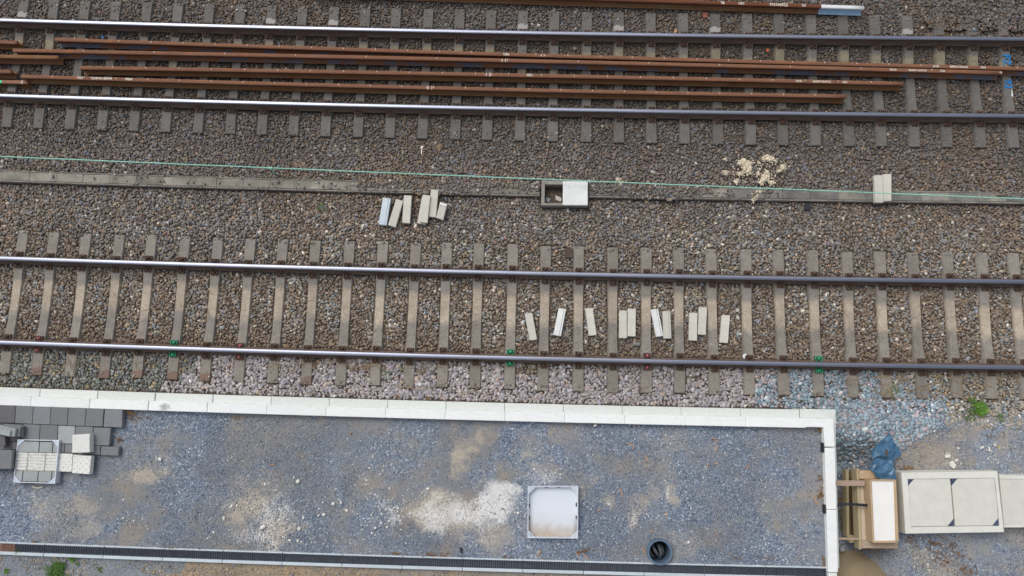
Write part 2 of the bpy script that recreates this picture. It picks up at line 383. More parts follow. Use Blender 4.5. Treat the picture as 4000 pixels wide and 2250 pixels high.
def text_mesh(s_, size, mat):
    cu = bpy.data.curves.new('writing', 'FONT'); cu.body = s_; cu.size = size; cu.align_x = 'CENTER'; cu.align_y = 'CENTER'; cu.offset = size * .018
    t = bpy.data.objects.new('writing', cu); COL.objects.link(t)
    dg = bpy.context.evaluated_depsgraph_get(); me = bpy.data.meshes.new_from_object(t.evaluated_get(dg)); bpy.data.objects.remove(t); bpy.data.curves.remove(cu)
    me.materials.clear(); me.materials.append(mat); return me

# ------------------------------------------------------------------ noise for numpy
def vnoise(x, y, seed=0, sc=1.0):
    x = x * sc + 1000.3; y = y * sc + 1000.7; xi = np.floor(x).astype(np.int64); yi = np.floor(y).astype(np.int64); fx = x - xi; fy = y - yi
    fx = fx * fx * (3 - 2 * fx); fy = fy * fy * (3 - 2 * fy)
    def h(a, b): return (np.sin(a * 127.1 + b * 311.7 + seed * 74.7) * 43758.5453) % 1.0
    return (h(xi, yi) * (1 - fx) + h(xi + 1, yi) * fx) * (1 - fy) + (h(xi, yi + 1) * (1 - fx) + h(xi + 1, yi + 1) * fx) * fy
def fbm(x, y, seed=0, sc=1.0): return (vnoise(x, y, seed, sc) * .5 + vnoise(x, y, seed + 1, sc * 2.1) * .3 + vnoise(x, y, seed + 2, sc * 4.3) * .2)
def smooth(a, b, x): t = np.clip((x - a) / (b - a), 0, 1); return t * t * (3 - 2 * t)

# ------------------------------------------------------------------ ground levels
PIPE = at(2577.5, 2157, .56)
PV0 = -1.535                                      # outer foot of the platform wall
def ground_z(s, v):                               # top of the ballast / ground, outside the platform
    z = np.where(v < 1.4, -.035, np.where(v > V1 - 1.4, Z1 - .045, -.035 + (v - 1.4) / (V1 - 2.8) * (Z1 - .01)))
    z = np.where(np.abs(v) < G - .1, -.055, z); z = np.where(np.abs(v - V1) < G - .1, Z1 - .065, z)
    r = smooth(5.2, 6.6, s) * smooth(-1.2, -2.0, v)
    return z * (1 - r) + .12 * r
def in_platform(s, v): return (v < PV0) & (s < 5.53)
RB_LEFT = 5.56
LOWER = -4.26                                     # south side of the drain

def grid_sheet(name, xs, ys, zf, mat, mask=None, attr=None):
    X, Y = np.meshgrid(xs, ys); Z = zf(X, Y); n, m = X.shape
    V = np.stack([X, Y, Z], -1).reshape(-1, 3); idx = np.arange(n * m).reshape(n, m)
    F = np.stack([idx[:-1, :-1], idx[:-1, 1:], idx[1:, 1:], idx[1:, :-1]], -1).reshape(-1, 4)
    if mask is not None:
        cx = (X[:-1, :-1] + X[1:, 1:]) / 2; cy = (Y[:-1, :-1] + Y[1:, 1:]) / 2; F = F[mask(cx, cy).ravel()]
    me = bpy.data.meshes.new(name); me.from_pydata(V.tolist(), [], F.tolist()); me.materials.append(mat)
    me.polygons.foreach_set('use_smooth', [True] * len(me.polygons))
    if attr is not None:
        a = me.color_attributes.new('Spill', 'FLOAT_COLOR', 'POINT'); c = np.ones((len(V), 4), np.float32); c[:, :3] = attr(V[:, 0], V[:, 1]); a.data.foreach_set('color', c.ravel())
    return obj(name, me)

# the wide ground that carries everything, out to the horizon
b = MB(); b.prism([(-600, -600), (600, -600), (600, 600), (-600, 600)], -.9, -.6)
tag(b.build('ground', M_SOIL), kind='structure')
# ballast bed under the stones
def bed_z(X, Y): s, v = sv_np(X, Y); return ground_z(s, v) - .022 + (vnoise(X, Y, 5, 9) - .5) * .02
tag(grid_sheet('ballast_bed', np.linspace(-30, 30, 401), np.linspace(-1.95, 16, 150), bed_z, M_BED,
    lambda X, Y: ((sv_np(X, Y)[1] > -1.62) & (sv_np(X, Y)[0] < 5.5)) | (sv_np(X, Y)[1] > -1.5)), kind='structure')

# spills: (px, py, rx, ry, strength) surveyed
def spill_field(X, Y, z, items):
    f = np.zeros_like(X)
    X = X + (fbm(X, Y, 201, 2.2) - .5) * .55 + (fbm(X, Y, 203, 7.0) - .5) * .16; Y = Y + (fbm(X, Y, 207, 2.2) - .5) * .5 + (fbm(X, Y, 209, 7.0) - .5) * .16
    for px, py, rx, ry, k in items:
        c = at(px, py, z); d = np.hypot((X - c.x) / (rx / 230), (Y - c.y) / (ry / 230)); f = np.maximum(f, k * (1 - smooth(.1, 1.35, d)))
    return f
SAND = [(575, 1835, 95, 55, .8), (640, 1815, 60, 40, .6), (270, 1985, 150, 90, .62), (200, 1960, 130, 80, .45), (320, 2060, 90, 60, .55), (980, 1970, 130, 110, .85), (1000, 1900, 150, 80, .6), (1090, 2070, 110, 70, .85), (940, 2010, 60, 80, .8),
        (1790, 1780, 45, 70, .8), (1850, 1730, 45, 45, .8), (1790, 1830, 40, 40, .6), (2070, 1770, 45, 40, .55), (2140, 1830, 80, 45, .5), (2390, 1955, 40, 50, .8), (2485, 2000, 40, 50, .75), (2620, 1935, 45, 50, .7), (2510, 1940, 90, 60, .5), (2300, 1900, 30, 50, .6), (3010, 1910, 70, 60, .35),
        (1700, 2000, 150, 90, .82), (1640, 2020, 70, 80, .85), (1800, 2070, 130, 70, .75), (1950, 2100, 90, 50, .6), (2670, 2110, 90, 60, .4), (3550, 1700, 0, 0, 0)]
LIME = [(1930, 1990, 120, 105, 1.1), (1960, 1940, 70, 70, 1.0), (1830, 2010, 120, 80, .85), (1660, 2010, 70, 60, .5), (1530, 2010, 60, 45, .55), (1720, 2030, 140, 80, .72), (1060, 2010, 120, 110, .62), (1020, 2110, 140, 50, .6), (2120, 1860, 70, 35, .5), (2392, 1958, 18, 26, .8), (2482, 1998, 20, 26, .7), (2608, 1935, 20, 26, .8), (980, 1960, 60, 60, .35), (1540, 1850, 70, 30, .25)]
RUSTD = [(1172, 1800, 24, 28, .85), (1890, 1830, 50, 40, .55), (1580, 2080, 100, 50, .6), (1390, 1850, 90, 60, .45), (1340, 1840, 30, 30, .5), (1300, 2110, 70, 40, .6), (2800, 2090, 130, 60, .45), (1750, 2150, 140, 35, .55), (1700, 1720, 130, 50, .4), (1270, 2120, 180, 50, .5), (2450, 2150, 300, 30, .45), (800, 2140, 250, 25, .5), (3230, 1890, 20, 160, .5), (3200, 1670, 30, 20, .5), (900, 1850, 80, 60, .3), (2900, 1950, 120, 70, .3), (1130, 2075, 60, 40, .5), (2520, 2060, 200, 60, .35)]
def p_spill(X, Y): return np.stack([spill_field(X, Y, .48, SAND), spill_field(X, Y, .48, LIME), spill_field(X, Y, .48, RUSTD)], -1)
def plat_z(X, Y):
    s, v = sv_np(X, Y); return .478 + (fbm(X, Y, 3, 1.3) - .5) * .04 + (vnoise(X, Y, 9, 14) - .5) * .008 - smooth(-2.1, -1.85, v) * .03
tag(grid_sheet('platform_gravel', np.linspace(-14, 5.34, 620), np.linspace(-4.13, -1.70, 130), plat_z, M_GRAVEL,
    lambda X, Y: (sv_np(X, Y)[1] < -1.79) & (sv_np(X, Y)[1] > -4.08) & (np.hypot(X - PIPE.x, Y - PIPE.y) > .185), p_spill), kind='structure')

# gravel yard right of the platform and the pit beside the wall
DIRT = [(3650, 1750, 200, 130, 1.0), (3600, 1800, 130, 90, 1.0), (3740, 1690, 110, 50, .9), (3770, 1790, 110, 60, .8), (3820, 1560, 130, 60, .6), (3720, 2150, 130, 80, .45), (3600, 2160, 120, 60, .9), (3690, 2200, 140, 60, .95), (3780, 2240, 100, 40, .9), (3560, 1830, 60, 40, .7), (3900, 2210, 90, 50, .5)]
YLIME = [(3890, 1780, 50, 50, .28), (3715, 1790, 40, 50, .3)]
def y_spill(X, Y):
    s, v = sv_np(X, Y); return np.stack([spill_field(X, Y, .12, DIRT) * .55, spill_field(X, Y, .12, YLIME), spill_field(X, Y, .12, [(a, b_, c, d, e * .9) for a, b_, c, d, e in DIRT]) + smooth(6.0, 5.6, s) * .5], -1)
def yard_z(X, Y):
    s, v = sv_np(X, Y); z = .10 + (fbm(X, Y, 13, 1.5) - .5) * .05 + (vnoise(X, Y, 19, 14) - .5) * .01
    pit = smooth(6.75, 6.1, s) * smooth(-1.9, -2.5, v)
    return z - pit * .5 - smooth(-1.8, -1.45, v) * .13
tag(grid_sheet('gravel_yard', np.linspace(5.30, 24, 420), np.linspace(-14, -1.35, 280), yard_z, M_YARD,
    lambda X, Y: (sv_np(X, Y)[0] > 5.38), y_spill), kind='structure')
# earth strip south of the drain
def soil_attr(X, Y):
    f = smooth(-4.6, -6.4, X) * .75 + .45 * (fbm(X, Y, 41, 1.1) > .56); return np.stack([f, f, f], -1)
def soil_z(X, Y): return .42 + (fbm(X, Y, 23, 2.2) - .5) * .10
tag(grid_sheet('earth_strip', np.linspace(-24, 5.34, 560), np.linspace(-14, -4.17, 200), soil_z, M_SOIL,
    lambda X, Y: sv_np(X, Y)[1] < -4.235, soil_attr), kind='structure')
# smooth sand bank in the lower right corner
def bank_z(X, Y):
    c = at(3390, 2350, .3); d = np.hypot((X - c.x) / .95, (Y - c.y) / .62); return -.55 + .98 * (1 - smooth(.0, 1.45, d)) + (fbm(X, Y, 33, 3) - .5) * .05
cb = at(3380, 2320, .3)
tag(grid_sheet('sand_bank', np.linspace(max(cb.x - 1.5, 5.42), cb.x + 1.5, 60), np.linspace(cb.y - 1.2, cb.y + 1.0, 50), bank_z, M_SAND), kind='structure')

# ------------------------------------------------------------------ loose stones (one mesh per kind of stone)
PHI = (1 + 5 ** .5) / 2
ICO = np.array([(-1, PHI, 0), (1, PHI, 0), (-1, -PHI, 0), (1, -PHI, 0), (0, -1, PHI), (0, 1, PHI), (0, -1, -PHI), (0, 1, -PHI), (PHI, 0, -1), (PHI, 0, 1), (-PHI, 0, -1), (-PHI, 0, 1)]); ICO /= np.linalg.norm(ICO[0])
ICF = np.array([(0, 11, 5), (0, 5, 1), (0, 1, 7), (0, 7, 10), (0, 10, 11), (1, 5, 9), (5, 11, 4), (11, 10, 2), (10, 7, 6), (7, 1, 8), (3, 9, 4), (3, 4, 2), (3, 2, 6), (3, 6, 8), (3, 8, 9), (4, 9, 5), (2, 4, 11), (6, 2, 10), (8, 6, 7), (9, 8, 1)])
OCT = np.array([(1, 0, 0), (-1, 0, 0), (0, 1, 0), (0, -1, 0), (0, 0, 1), (0, 0, -1)], float)
OCF = np.array([(0, 2, 4), (2, 1, 4), (1, 3, 4), (3, 0, 4), (2, 0, 5), (1, 2, 5), (3, 1, 5), (0, 3, 5)])
def rocks(name, P, rad, colr, base='ico', mat=None, flat=.7):
    n = len(P); B, F = (ICO, ICF) if base == 'ico' else (OCT, OCF); k = len(B)
    shp = B[None] * rng.uniform(.68, 1.2, (40, k, 1)); pick = shp[rng.integers(0, 40, n)]
    asp = np.stack([rng.uniform(.95, 1.35, n), rng.uniform(.68, 1.0, n), rng.uniform(flat - .15, flat + .15, n)], 1)
    V = pick * asp[:, None, :] * rad[:, None, None]
    a, tx, ty = rng.uniform(0, 2 * np.pi, n), rng.normal(0, .32, n), rng.normal(0, .32, n)
    y_, z_ = V[..., 1].copy(), V[..., 2].copy(); V[..., 1] = y_ * np.cos(tx)[:, None] - z_ * np.sin(tx)[:, None]; V[..., 2] = y_ * np.sin(tx)[:, None] + z_ * np.cos(tx)[:, None]
    x_, z_ = V[..., 0].copy(), V[..., 2].copy(); V[..., 0] = x_ * np.cos(ty)[:, None] + z_ * np.sin(ty)[:, None]; V[..., 2] = -x_ * np.sin(ty)[:, None] + z_ * np.cos(ty)[:, None]
    x_, y_ = V[..., 0].copy(), V[..., 1].copy(); V[..., 0] = x_ * np.cos(a)[:, None] - y_ * np.sin(a)[:, None]; V[..., 1] = x_ * np.sin(a)[:, None] + y_ * np.cos(a)[:, None]
    V += P[:, None, :]
    me = bpy.data.meshes.new(name); nf = len(F) * n
    me.vertices.add(n * k); me.vertices.foreach_set('co', V.astype(np.float32).ravel())
    idx = (F[None] + (np.arange(n) * k)[:, None, None]).reshape(-1).astype(np.int32)
    me.loops.add(nf * 3); me.loops.foreach_set('vertex_index', idx)
    me.polygons.add(nf); me.polygons.foreach_set('loop_start', (np.arange(nf) * 3).astype(np.int32)); me.polygons.foreach_set('loop_total', np.full(nf, 3, np.int32))
    ca = me.color_attributes.new('Col', 'FLOAT_COLOR', 'POINT'); c4 = np.ones((n, k, 4), np.float32); c4[..., :3] = colr[:, None, :]; ca.data.foreach_set('color', c4.ravel())
    me.materials.append(mat or M_STONE); me.update(); me.validate()
    return obj(name, me)
def scatter(s0, s1, v0, v1, sp, jit=.48):
    ns, nv = int((s1 - s0) / sp), int((v1 - v0) / (sp * .87)); a, b_ = np.meshgrid(np.arange(ns), np.arange(nv))
    s = s0 + (a + .5 * (b_ % 2)) * sp; v = v0 + b_ * sp * .87
    s = s.ravel() + rng.uniform(-jit, jit, s.size) * sp; v = v.ravel() + rng.uniform(-jit, jit, v.size) * sp; return s, v
def pal(n, entries):
    p = np.array([e[0] for e in entries], float); p /= p.sum(); c = np.array([S(*e[1]) for e in entries])
    return c[rng.choice(len(entries), n, p=p)] * np.exp(rng.normal(0, .16, (n, 1))) * np.exp(rng.normal(0, .015, (n, 3)))

S2 = [-8.995, -8.415, -7.821, -7.202, -6.609, -5.989, -5.394, -4.794, -4.198, -3.599, -2.982, -2.377, -1.777, -1.194, -0.617, 0.0, 0.597, 1.203, 1.815, 2.409, 3.001, 3.591, 4.207, 4.802, 5.417, 6.028, 6.609, 7.215, 7.825, 8.432, 9.011, 9.62, 10.22]
S2 = [-10.8, -10.2, -9.6] + S2
S1 = [-9.675, -9.075, -8.464, -7.857, -7.243, -6.637, -6.021, -5.407, -4.804, -4.204, -3.592, -2.979, -2.379, -1.755, -1.143, -0.539, 0.079, 0.69, 1.319, 1.932, 2.544, 3.165, 3.787, 4.398, 5.002, 5.613, 6.228, 6.83, 7.448, 8.044, 8.668, 9.267, 9.88]
S1 = [-10.9, -10.28] + S1
a2, a1 = np.array(S2), np.array(S1)
def px_sv(px, py, z=0.0): p = at(px, py, z); s, v = sv_np(np.array(p.x), np.array(p.y)); return float(s), float(v)
BOX = (.488, 1.34, 2.032, 2.487)                  # the small chamber between the tracks
TR_C, TR_H = 2.327, .11                           # cable trough axis and half width

BUR = [px_sv(x_, 720)[0] for x_ in (1390, 1605, 1815, 2110, 2300, 2440, 2665, 2800)]
def buried(s, v):
    w_ = (fbm(s, v, 83, 3.5) - .5) * .5; ss = s + w_; b_ = BUR
    full = ((ss > b_[1]) & (ss < b_[2])) | ((ss > b_[5]) & (ss < b_[6]))
    part = ((ss > b_[0]) & (ss < b_[3])) | ((ss > b_[4]) & (ss < b_[7])); part &= v > TR_C + .01 + w_ * .3
    return full | part
def ballast(sp, r0, seed_z, dens=None):
    s, v = scatter(-11.0, 10.6, -2.7, 7.1, sp)
    r = r0 * np.exp(rng.normal(0, .25, s.size)); z = ground_z(s, v) + rng.normal(0, .008, s.size) - r * .35
    keep = np.ones(s.size, bool)
    d2 = np.abs(s[:, None] - a2[None]).min(1); d1 = np.abs(s[:, None] - a1[None]).min(1)
    keep &= ~((d2 < .085 + r * .75) & (np.abs(v) < 1.31 + r * .5))
    burial = (vnoise(s, v, 77, 1.6) > .62) & (v > V1 + 1.0) & (s > 5.5)
    keep &= ~((d1 < .085 + r * .75) & (np.abs(v - V1) < 1.31 + r * .5) & ~burial)
    z = np.where(burial & (np.abs(v - V1) < 1.31), z + .05, z)
    for g0 in (G, -G, V1 + G, V1 - G): keep &= np.abs(v - g0) > .075 + r * .4
    on = np.abs(v - TR_C) < TR_H + r * .55; bu = buried(s, v); keep &= ~(on & ~bu); z = np.where(on & bu, .012 + rng.normal(0, .006, s.size), z)
    keep &= ~((s > BOX[0] - r) & (s < BOX[1] + r) & (v > BOX[2] - r) & (v < BOX[3] + r))
    keep &= ~(in_platform(s, v - r * .8)) & ~((s < 5.56 + r) & (v < PV0 + .02))
    # right of the platform the coarse stones end along a ragged line
    ep = np.array([px_sv(*q_, .1) for q_ in ((3240, 1900), (3300, 1890), (3360, 1860), (3440, 1800), (3500, 1760), (3560, 1728), (3660, 1694), (3740, 1650), (3860, 1662), (4000, 1668), (4300, 1680))])
    edge = np.interp(s, ep[:, 0], ep[:, 1]) + (fbm(s, v, 51, 3.0) - .5) * .22
    keep &= ~((v < -1.3) & (s > 5.4) & (v < edge))
    s, v, z, r = s[keep], v[keep], z[keep], r[keep]; X, Y = xy_np(s, v)
    yz = yard_z(X, Y) + .012 - r * .3; z = np.where((v < -1.4) & (s > 5.4), np.maximum(z - 9 * (v < -1.6), yz), z)
    return s, v, X, Y, z, r
s, v, X, Y, z, r = ballast(.0425, .0282, 1)
n = len(s); nz = fbm(s, v, 61, .9); nz2 = fbm(s, v, 63, 2.6)
dark = pal(n, [(52, (104, 97, 92)), (30, (108, 105, 103)), (9, (104, 108, 116)), (5, (122, 110, 96)), (2, (158, 154, 148)), (3, (118, 100, 90))])
mid = pal(n, [(42, (112, 106, 99)), (30, (121, 118, 114)), (13, (116, 121, 128)), (8, (140, 127, 110)), (5, (172, 168, 160)), (3, (138, 116, 102))])
crib = pal(n, [(40, (117, 109, 100)), (28, (126, 122, 116)), (14, (122, 128, 134)), (9, (142, 128, 110)), (5, (178, 174, 165))])
rusty = pal(n, [(55, (110, 98, 87)), (25, (118, 106, 94)), (15, (103, 97, 91)), (4, (128, 111, 94))])
grey = pal(n, [(50, (110, 112, 108)), (25, (126, 128, 126)), (10, (98, 100, 98)), (8, (136, 122, 98))])
pink = pal(n, [(45, (144, 137, 138)), (28, (152, 147, 147)), (16, (138, 136, 142)), (6, (158, 142, 130)), (4, (178, 174, 170))])
teal = pal(n, [(46, (122, 137, 146)), (20, (136, 150, 156)), (20, (146, 138, 140)), (10, (110, 123, 134)), (3, (186, 190, 188))])
soilst = pal(n, [(40, (136, 130, 120)), (30, (124, 126, 126)), (15, (150, 136, 114)), (8, (176, 172, 164))])
def mixw(a, b_, wt): sel = rng.uniform(0, 1, n) < wt; return np.where(sel[:, None], b_, a)
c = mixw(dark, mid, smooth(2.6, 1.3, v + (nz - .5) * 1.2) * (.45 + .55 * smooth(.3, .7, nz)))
c = mixw(c, crib, (np.abs(v) < .7) * 1.0)
c = mixw(c, rusty, smooth(-.30, -.62, v) * (v > -.9) * .9 * (nz2 > .2)); c = mixw(c, rusty, (np.abs(v) < .7) * smooth(.35, .6, nz2) * .55); c = mixw(c, rusty, (v > .9) * smooth(.5, .68, fbm(s, v, 67, .6)) * .5)
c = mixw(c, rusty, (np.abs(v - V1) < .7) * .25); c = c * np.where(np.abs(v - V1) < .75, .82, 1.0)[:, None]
sho = v < -.80
c = np.where((sho & (s < -4.9))[:, None], grey, c)
pk = sho & (s > -5.75 + (nz2 - .5) * 1.3 - .25 * (v < -1.2)); oldg = (nz2 > .60) & (v > -1.05) & (s > -4.8)
c = np.where((pk & ~oldg)[:, None], pink, c); c = np.where((pk & oldg)[:, None], rusty, c)
tl = sho & (s > 4.55 + (nz2 - .5) * 1.8 + (v > -1.2) * .35); c = mixw(c, teal, np.where(tl, .93, 0.0))
sl = sho & (s > 6.9 + (nz2 - .5) * 1.0 + (v < -1.2) * .7); c = mixw(c, soilst, np.where(sl, .9, 0.0))
coarse = sho & (s > -5.8)
r = np.where(coarse & (s < 7.2), r * 1.22, r)
sandc = np.array(S(196, 184, 162))
sf = spill_field(X, Y, -.05, [(2940, 655, 50, 55, .5), (3010, 615, 40, 24, .5), (2990, 690, 40, 55, .55), (3060, 655, 30, 25, .4), (2870, 670, 30, 40, .3), (2420, 705, 26, 30, .4)])
hit = sf > rng.uniform(.2, .95, n); c = np.where(hit[:, None], c * .5 + sandc * .5, c)
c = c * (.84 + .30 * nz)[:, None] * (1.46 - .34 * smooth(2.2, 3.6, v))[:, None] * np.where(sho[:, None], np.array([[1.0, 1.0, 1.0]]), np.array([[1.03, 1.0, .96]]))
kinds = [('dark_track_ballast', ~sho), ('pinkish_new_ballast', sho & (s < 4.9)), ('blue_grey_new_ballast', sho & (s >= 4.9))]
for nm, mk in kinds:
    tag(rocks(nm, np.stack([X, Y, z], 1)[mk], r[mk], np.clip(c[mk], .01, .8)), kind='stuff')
# stray stones covering parts of the cable trough and lying on sleeper ends
sx_, vx_, zx_ = [], [], []
def cover(px0, px1, k, v0=TR_C - .12, v1=TR_C + .14):
    s0 = px_sv(px0, 720)[0]; s1_ = px_sv(px1, 720)[0]
    for _ in range(k): sx_.append(random.uniform(s0, s1_)); vx_.append(random.triangular(v0, v1, (v0 + v1) / 2)); zx_.append(.022)
cover(1390, 1620, 60); cover(1800, 2110, 60); cover(2310, 2480, 40); cover(2640, 2830, 60); cover(2830, 3060, 40); cover(200, 1380, 40); cover(3880, 4000, 30, 2.33, 2.46)
for nn in range(170): q_ = random.choice(S2[3:-3]); sgn = random.choice((-1, 1)); sx_.append(q_ + random.uniform(-.09, .09)); vx_.append(sgn * random.uniform(1.22, 1.34)); zx_.append(.0)
for nn in range(240): q_ = random.choice(S1[2:-1]); sx_.append(q_ + random.uniform(-.1, .1)); vx_.append(V1 + random.choice((1, 1, -1)) * random.uniform(1.12, 1.34)); zx_.append(Z1)
sa, va = np.array(sx_), np.array(vx_); Xs, Ys = xy_np(sa, va); ns_ = len(sa)
tag(rocks('stray_ballast', np.stack([Xs, Ys, np.array(zx_)], 1), .022 * np.exp(rng.normal(0, .2, ns_)), pal(ns_, [(50, (120, 111, 103)), (30, (136, 132, 126)), (10, (150, 138, 120)), (8, (186, 182, 172))])), kind='stuff')
# sand clods spilled over ballast and trough
pts = []
for px, py, rx, ry, k in [(2905, 628, 14, 12, 110), (2915, 645, 16, 16, 150), (2930, 655, 10, 10, 70), (2922, 668, 10, 8, 60), (2893, 678, 12, 8, 60), (2888, 638, 7, 6, 30), (2930, 636, 14, 10, 60), (3008, 617, 20, 11, 150), (2985, 618, 8, 8, 40), (3000, 608, 10, 6, 40), (2990, 690, 17, 18, 220), (2998, 672, 9, 9, 60), (2980, 706, 12, 12, 90), (3018, 712, 16, 8, 90), (2962, 678, 8, 8, 40), (3060, 652, 16, 10, 90), (3045, 666, 8, 6, 30), (2835, 672, 10, 10, 50), (2832, 620, 8, 7, 24), (2950, 762, 14, 16, 130), (2960, 748, 30, 6, 60), (2945, 782, 8, 10, 40), (2880, 712, 10, 10, 40), (2882, 704, 9, 7, 30), (2415, 700, 12, 10, 50), (2425, 715, 9, 10, 30), (2940, 665, 75, 60, 160), (3030, 640, 50, 50, 60)]:
    for _ in range(k):
        a_ = random.gauss(0, .5); b_ = random.gauss(0, .5); p = at(px + a_ * rx, py + b_ * ry, 0); pts.append((p.x, p.y, -.012 - .02 * math.hypot(a_, b_) + random.uniform(-.006, .006) + (.022 if py > 735 else 0)))
pts = np.array(pts); tag(rocks('spilled_sand', pts, .011 * np.exp(rng.normal(0, .4, len(pts))), np.array(S(214, 202, 178)) * rng.uniform(.9, 1.25, (len(pts), 1))), kind='stuff')

# finer stones on the platform gravel and in the yard
def fine(name, zone, s0, s1, v0, v1, sp, rr, zf, palette, kf):
    s, v = scatter(s0, s1, v0, v1, sp, .5); X, Y = xy_np(s, v); k = zone(s, v, X, Y); s, v, X, Y = s[k], v[k], X[k], Y[k]
    kk = rng.uniform(0, 1, len(s)) < kf(X, Y); X, Y = X[kk], Y[kk]; m = len(X)
    tag(rocks(name, np.stack([X, Y, zf(X, Y) + .001], 1), rr * np.exp(rng.normal(0, .32, m)), np.clip(pal(m, palette), .02, .85), 'oct'), kind='stuff')
BLUEG = [(45, (126, 136, 149)), (25, (146, 156, 168)), (18, (108, 117, 131)), (4, (186, 190, 192)), (3, (154, 146, 134))]
def kf_p(X, Y): return np.clip(smooth(.40, .62, fbm(X, Y, 71, 1.0)) * 1.0 + .12 - p_spill(X, Y)[:, 0] * .6, .04, 1)
fine('platform_gravel_stones', lambda s, v, X, Y: (s < 5.22) & (v < -1.85) & (v > -4.04) & (np.hypot(X - PIPE.x, Y - PIPE.y) > .2), -10.2, 5.3, -4.05, -1.85, .023, .0098, plat_z, BLUEG, kf_p)
fine('yard_gravel_stones', lambda s, v, X, Y: (s > 5.6), 5.6, 10.4, -5.0, -1.45, .026, .0105, yard_z, BLUEG, lambda X, Y: np.clip(smooth(.36, .6, fbm(X, Y, 73, 1.2)) + .15, 0, 1))
fine('earth_strip_stones', lambda s, v, X, Y: (v < -4.27) & (s < 5.2), -9.5, 5.2, -5.2, -4.27, .032, .0145, soil_z, [(40, (170, 152, 126)), (30, (140, 140, 138)), (12, (196, 186, 168)), (10, (134, 140, 150))], lambda X, Y: np.clip(smooth(.3, .65, fbm(X, Y, 75, 2.5)), .15, 1))
# white lime stones thrown over the gravel
wp = []
for px, py, rx, ry, k in [(1060, 2080, 150, 60, 46), (1420, 1970, 200, 90, 50), (1700, 2030, 260, 80, 70), (1540, 1990, 90, 60, 60), (900, 2030, 60, 80, 14), (1500, 1880, 150, 60, 26), (1100, 1990, 130, 90, 36), (2140, 1860, 120, 40, 16), (500, 2030, 200, 80, 20), (1930, 2000, 120, 90, 60)]:
    for _ in range(k): p = at(px + random.gauss(0, .55) * rx, py + random.gauss(0, .55) * ry, .48); wp.append((p.x, p.y))
wp = np.array(wp); tag(rocks('white_stone_scatter', np.c_[wp, plat_z(wp[:, 0], wp[:, 1]) + .003], .012 * np.exp(rng.normal(0, .35, len(wp))), np.array(S(226, 224, 218)) * rng.uniform(.85, 1.08, (len(wp), 1))), kind='stuff')
yp = np.array([tuple(at(px + random.gauss(0, .5) * 40, py + random.gauss(0, .5) * 50, .12))[:2] for px, py in [(3890, 1780)] * 22 + [(3715, 1790)] * 16 + [(3640, 2205)] * 18 + [(3560, 2170)] * 10])
tag(rocks('yard_white_stone_scatter', np.c_[yp, yard_z(yp[:, 0], yp[:, 1]) + .005], .015 * np.exp(rng.normal(0, .4, len(yp))), np.array(S(214, 208, 196)) * rng.uniform(.85, 1.08, (len(yp), 1))), kind='stuff')

# ------------------------------------------------------------------ running rails
def slot_run(k, i): return 1 if 7 <= k <= 12 else 0
RAILS = [(-G, 0, 'bright steel running rail next to the platform, with green and pink painted fastenings', 'south'),
         (G, 0, 'bright steel running rail of the near track on the side of the cable trough', ''),
         (V1 - G, Z1, 'bright steel running rail between the cable trough and the loose rusty rails', ''),
         (V1 + G, Z1, 'bright steel running rail beyond the loose rusty rails, farthest from the platform', '')]
for vv, zz, lab, _ in RAILS:
    o0 = W(0, vv, zz + .018); pts = [W(q_, vv, zz + .018) - o0 for q_ in np.linspace(-22, 22, 111)]
    o = obj('running_rail', rail_mesh('running_rail', pts, [M_RSIDE, M_RTOP], slot_run)); o.location = o0
    tag(o, lab, 'rail', 'running rails of the two tracks')
    if zz == Z1:                                  # faint chalk numbers on the foot
        for q_, tx_ in ((.42 if vv > V1 else 4.35, '10' if vv > V1 else '+2'),):
            t = obj('chalk_mark', text_mesh(tx_, .07, M_PINKR), o); t.location = W(q_, vv - .052, zz + .018 + .0215) - o0; t.rotation_euler = (R_(-15), 0, ang(q_))

# ------------------------------------------------------------------ sleepers with their fastenings
def sleeper_mesh(name, mat):
    st = [(-1.30, .176, -.012), (-1.285, .178, -.004), (-.93, .176, 0), (-.90, .168, .002), (-.60, .166, .002), (-.56, .158, -.008), (-.36, .150, -.026), (0, .148, -.03)]
    st = st + [(-a_, b_, c_) for a_, b_, c_ in st[-2::-1]]; bm = bmesh.new(); rings = []
    for y, wd, zt in st:
        h = wd / 2; bw = .15 - .04 * (1 - min(1, abs(y) / .6))
        rings.append([bm.verts.new(p) for p in ((-bw, y, -.21), (-h - .012, y, zt - .03), (-h, y, zt), (h, y, zt), (h + .012, y, zt - .03), (bw, y, -.21))])
    for A_, B_ in zip(rings, rings[1:]):
        for k in range(6): bm.faces.new([A_[k], A_[(k + 1) % 6], B_[(k + 1) % 6], B_[k]])
    bm.faces.new(rings[0]); bm.faces.new(rings[-1][::-1]); bmesh.ops.recalc_face_normals(bm, faces=bm.faces[:])
    me = bpy.data.meshes.new(name); bm.to_mesh(me); bm.free(); me.materials.append(mat); return me
def clip_mesh(mat):                               # guide plate and the bent spring clip on it; rail towards -y
    b = MB(); b.prism([(-.068, -.03), (.068, -.03), (.06, .05), (-.06, .05)], 0, .020, .006)
    b.box(-.054, .054, -.034, -.012, .020, .032, .004).mat(1)
    pts = [(-.018, -.050, .032), (-.042, -.044, .036), (-.058, -.01, .05), (-.054, .034, .046), (-.026, .042, .036), (-.018, .012, .044), (0, .0, .046), (.018, .012, .044), (.026, .042, .036), (.054, .034, .046), (.058, -.01, .05), (.042, -.044, .036), (.018, -.050, .032)]
    b.tube(pts, .0085, 6); return b.mesh('rail_clip', [M_CLIP, mat])
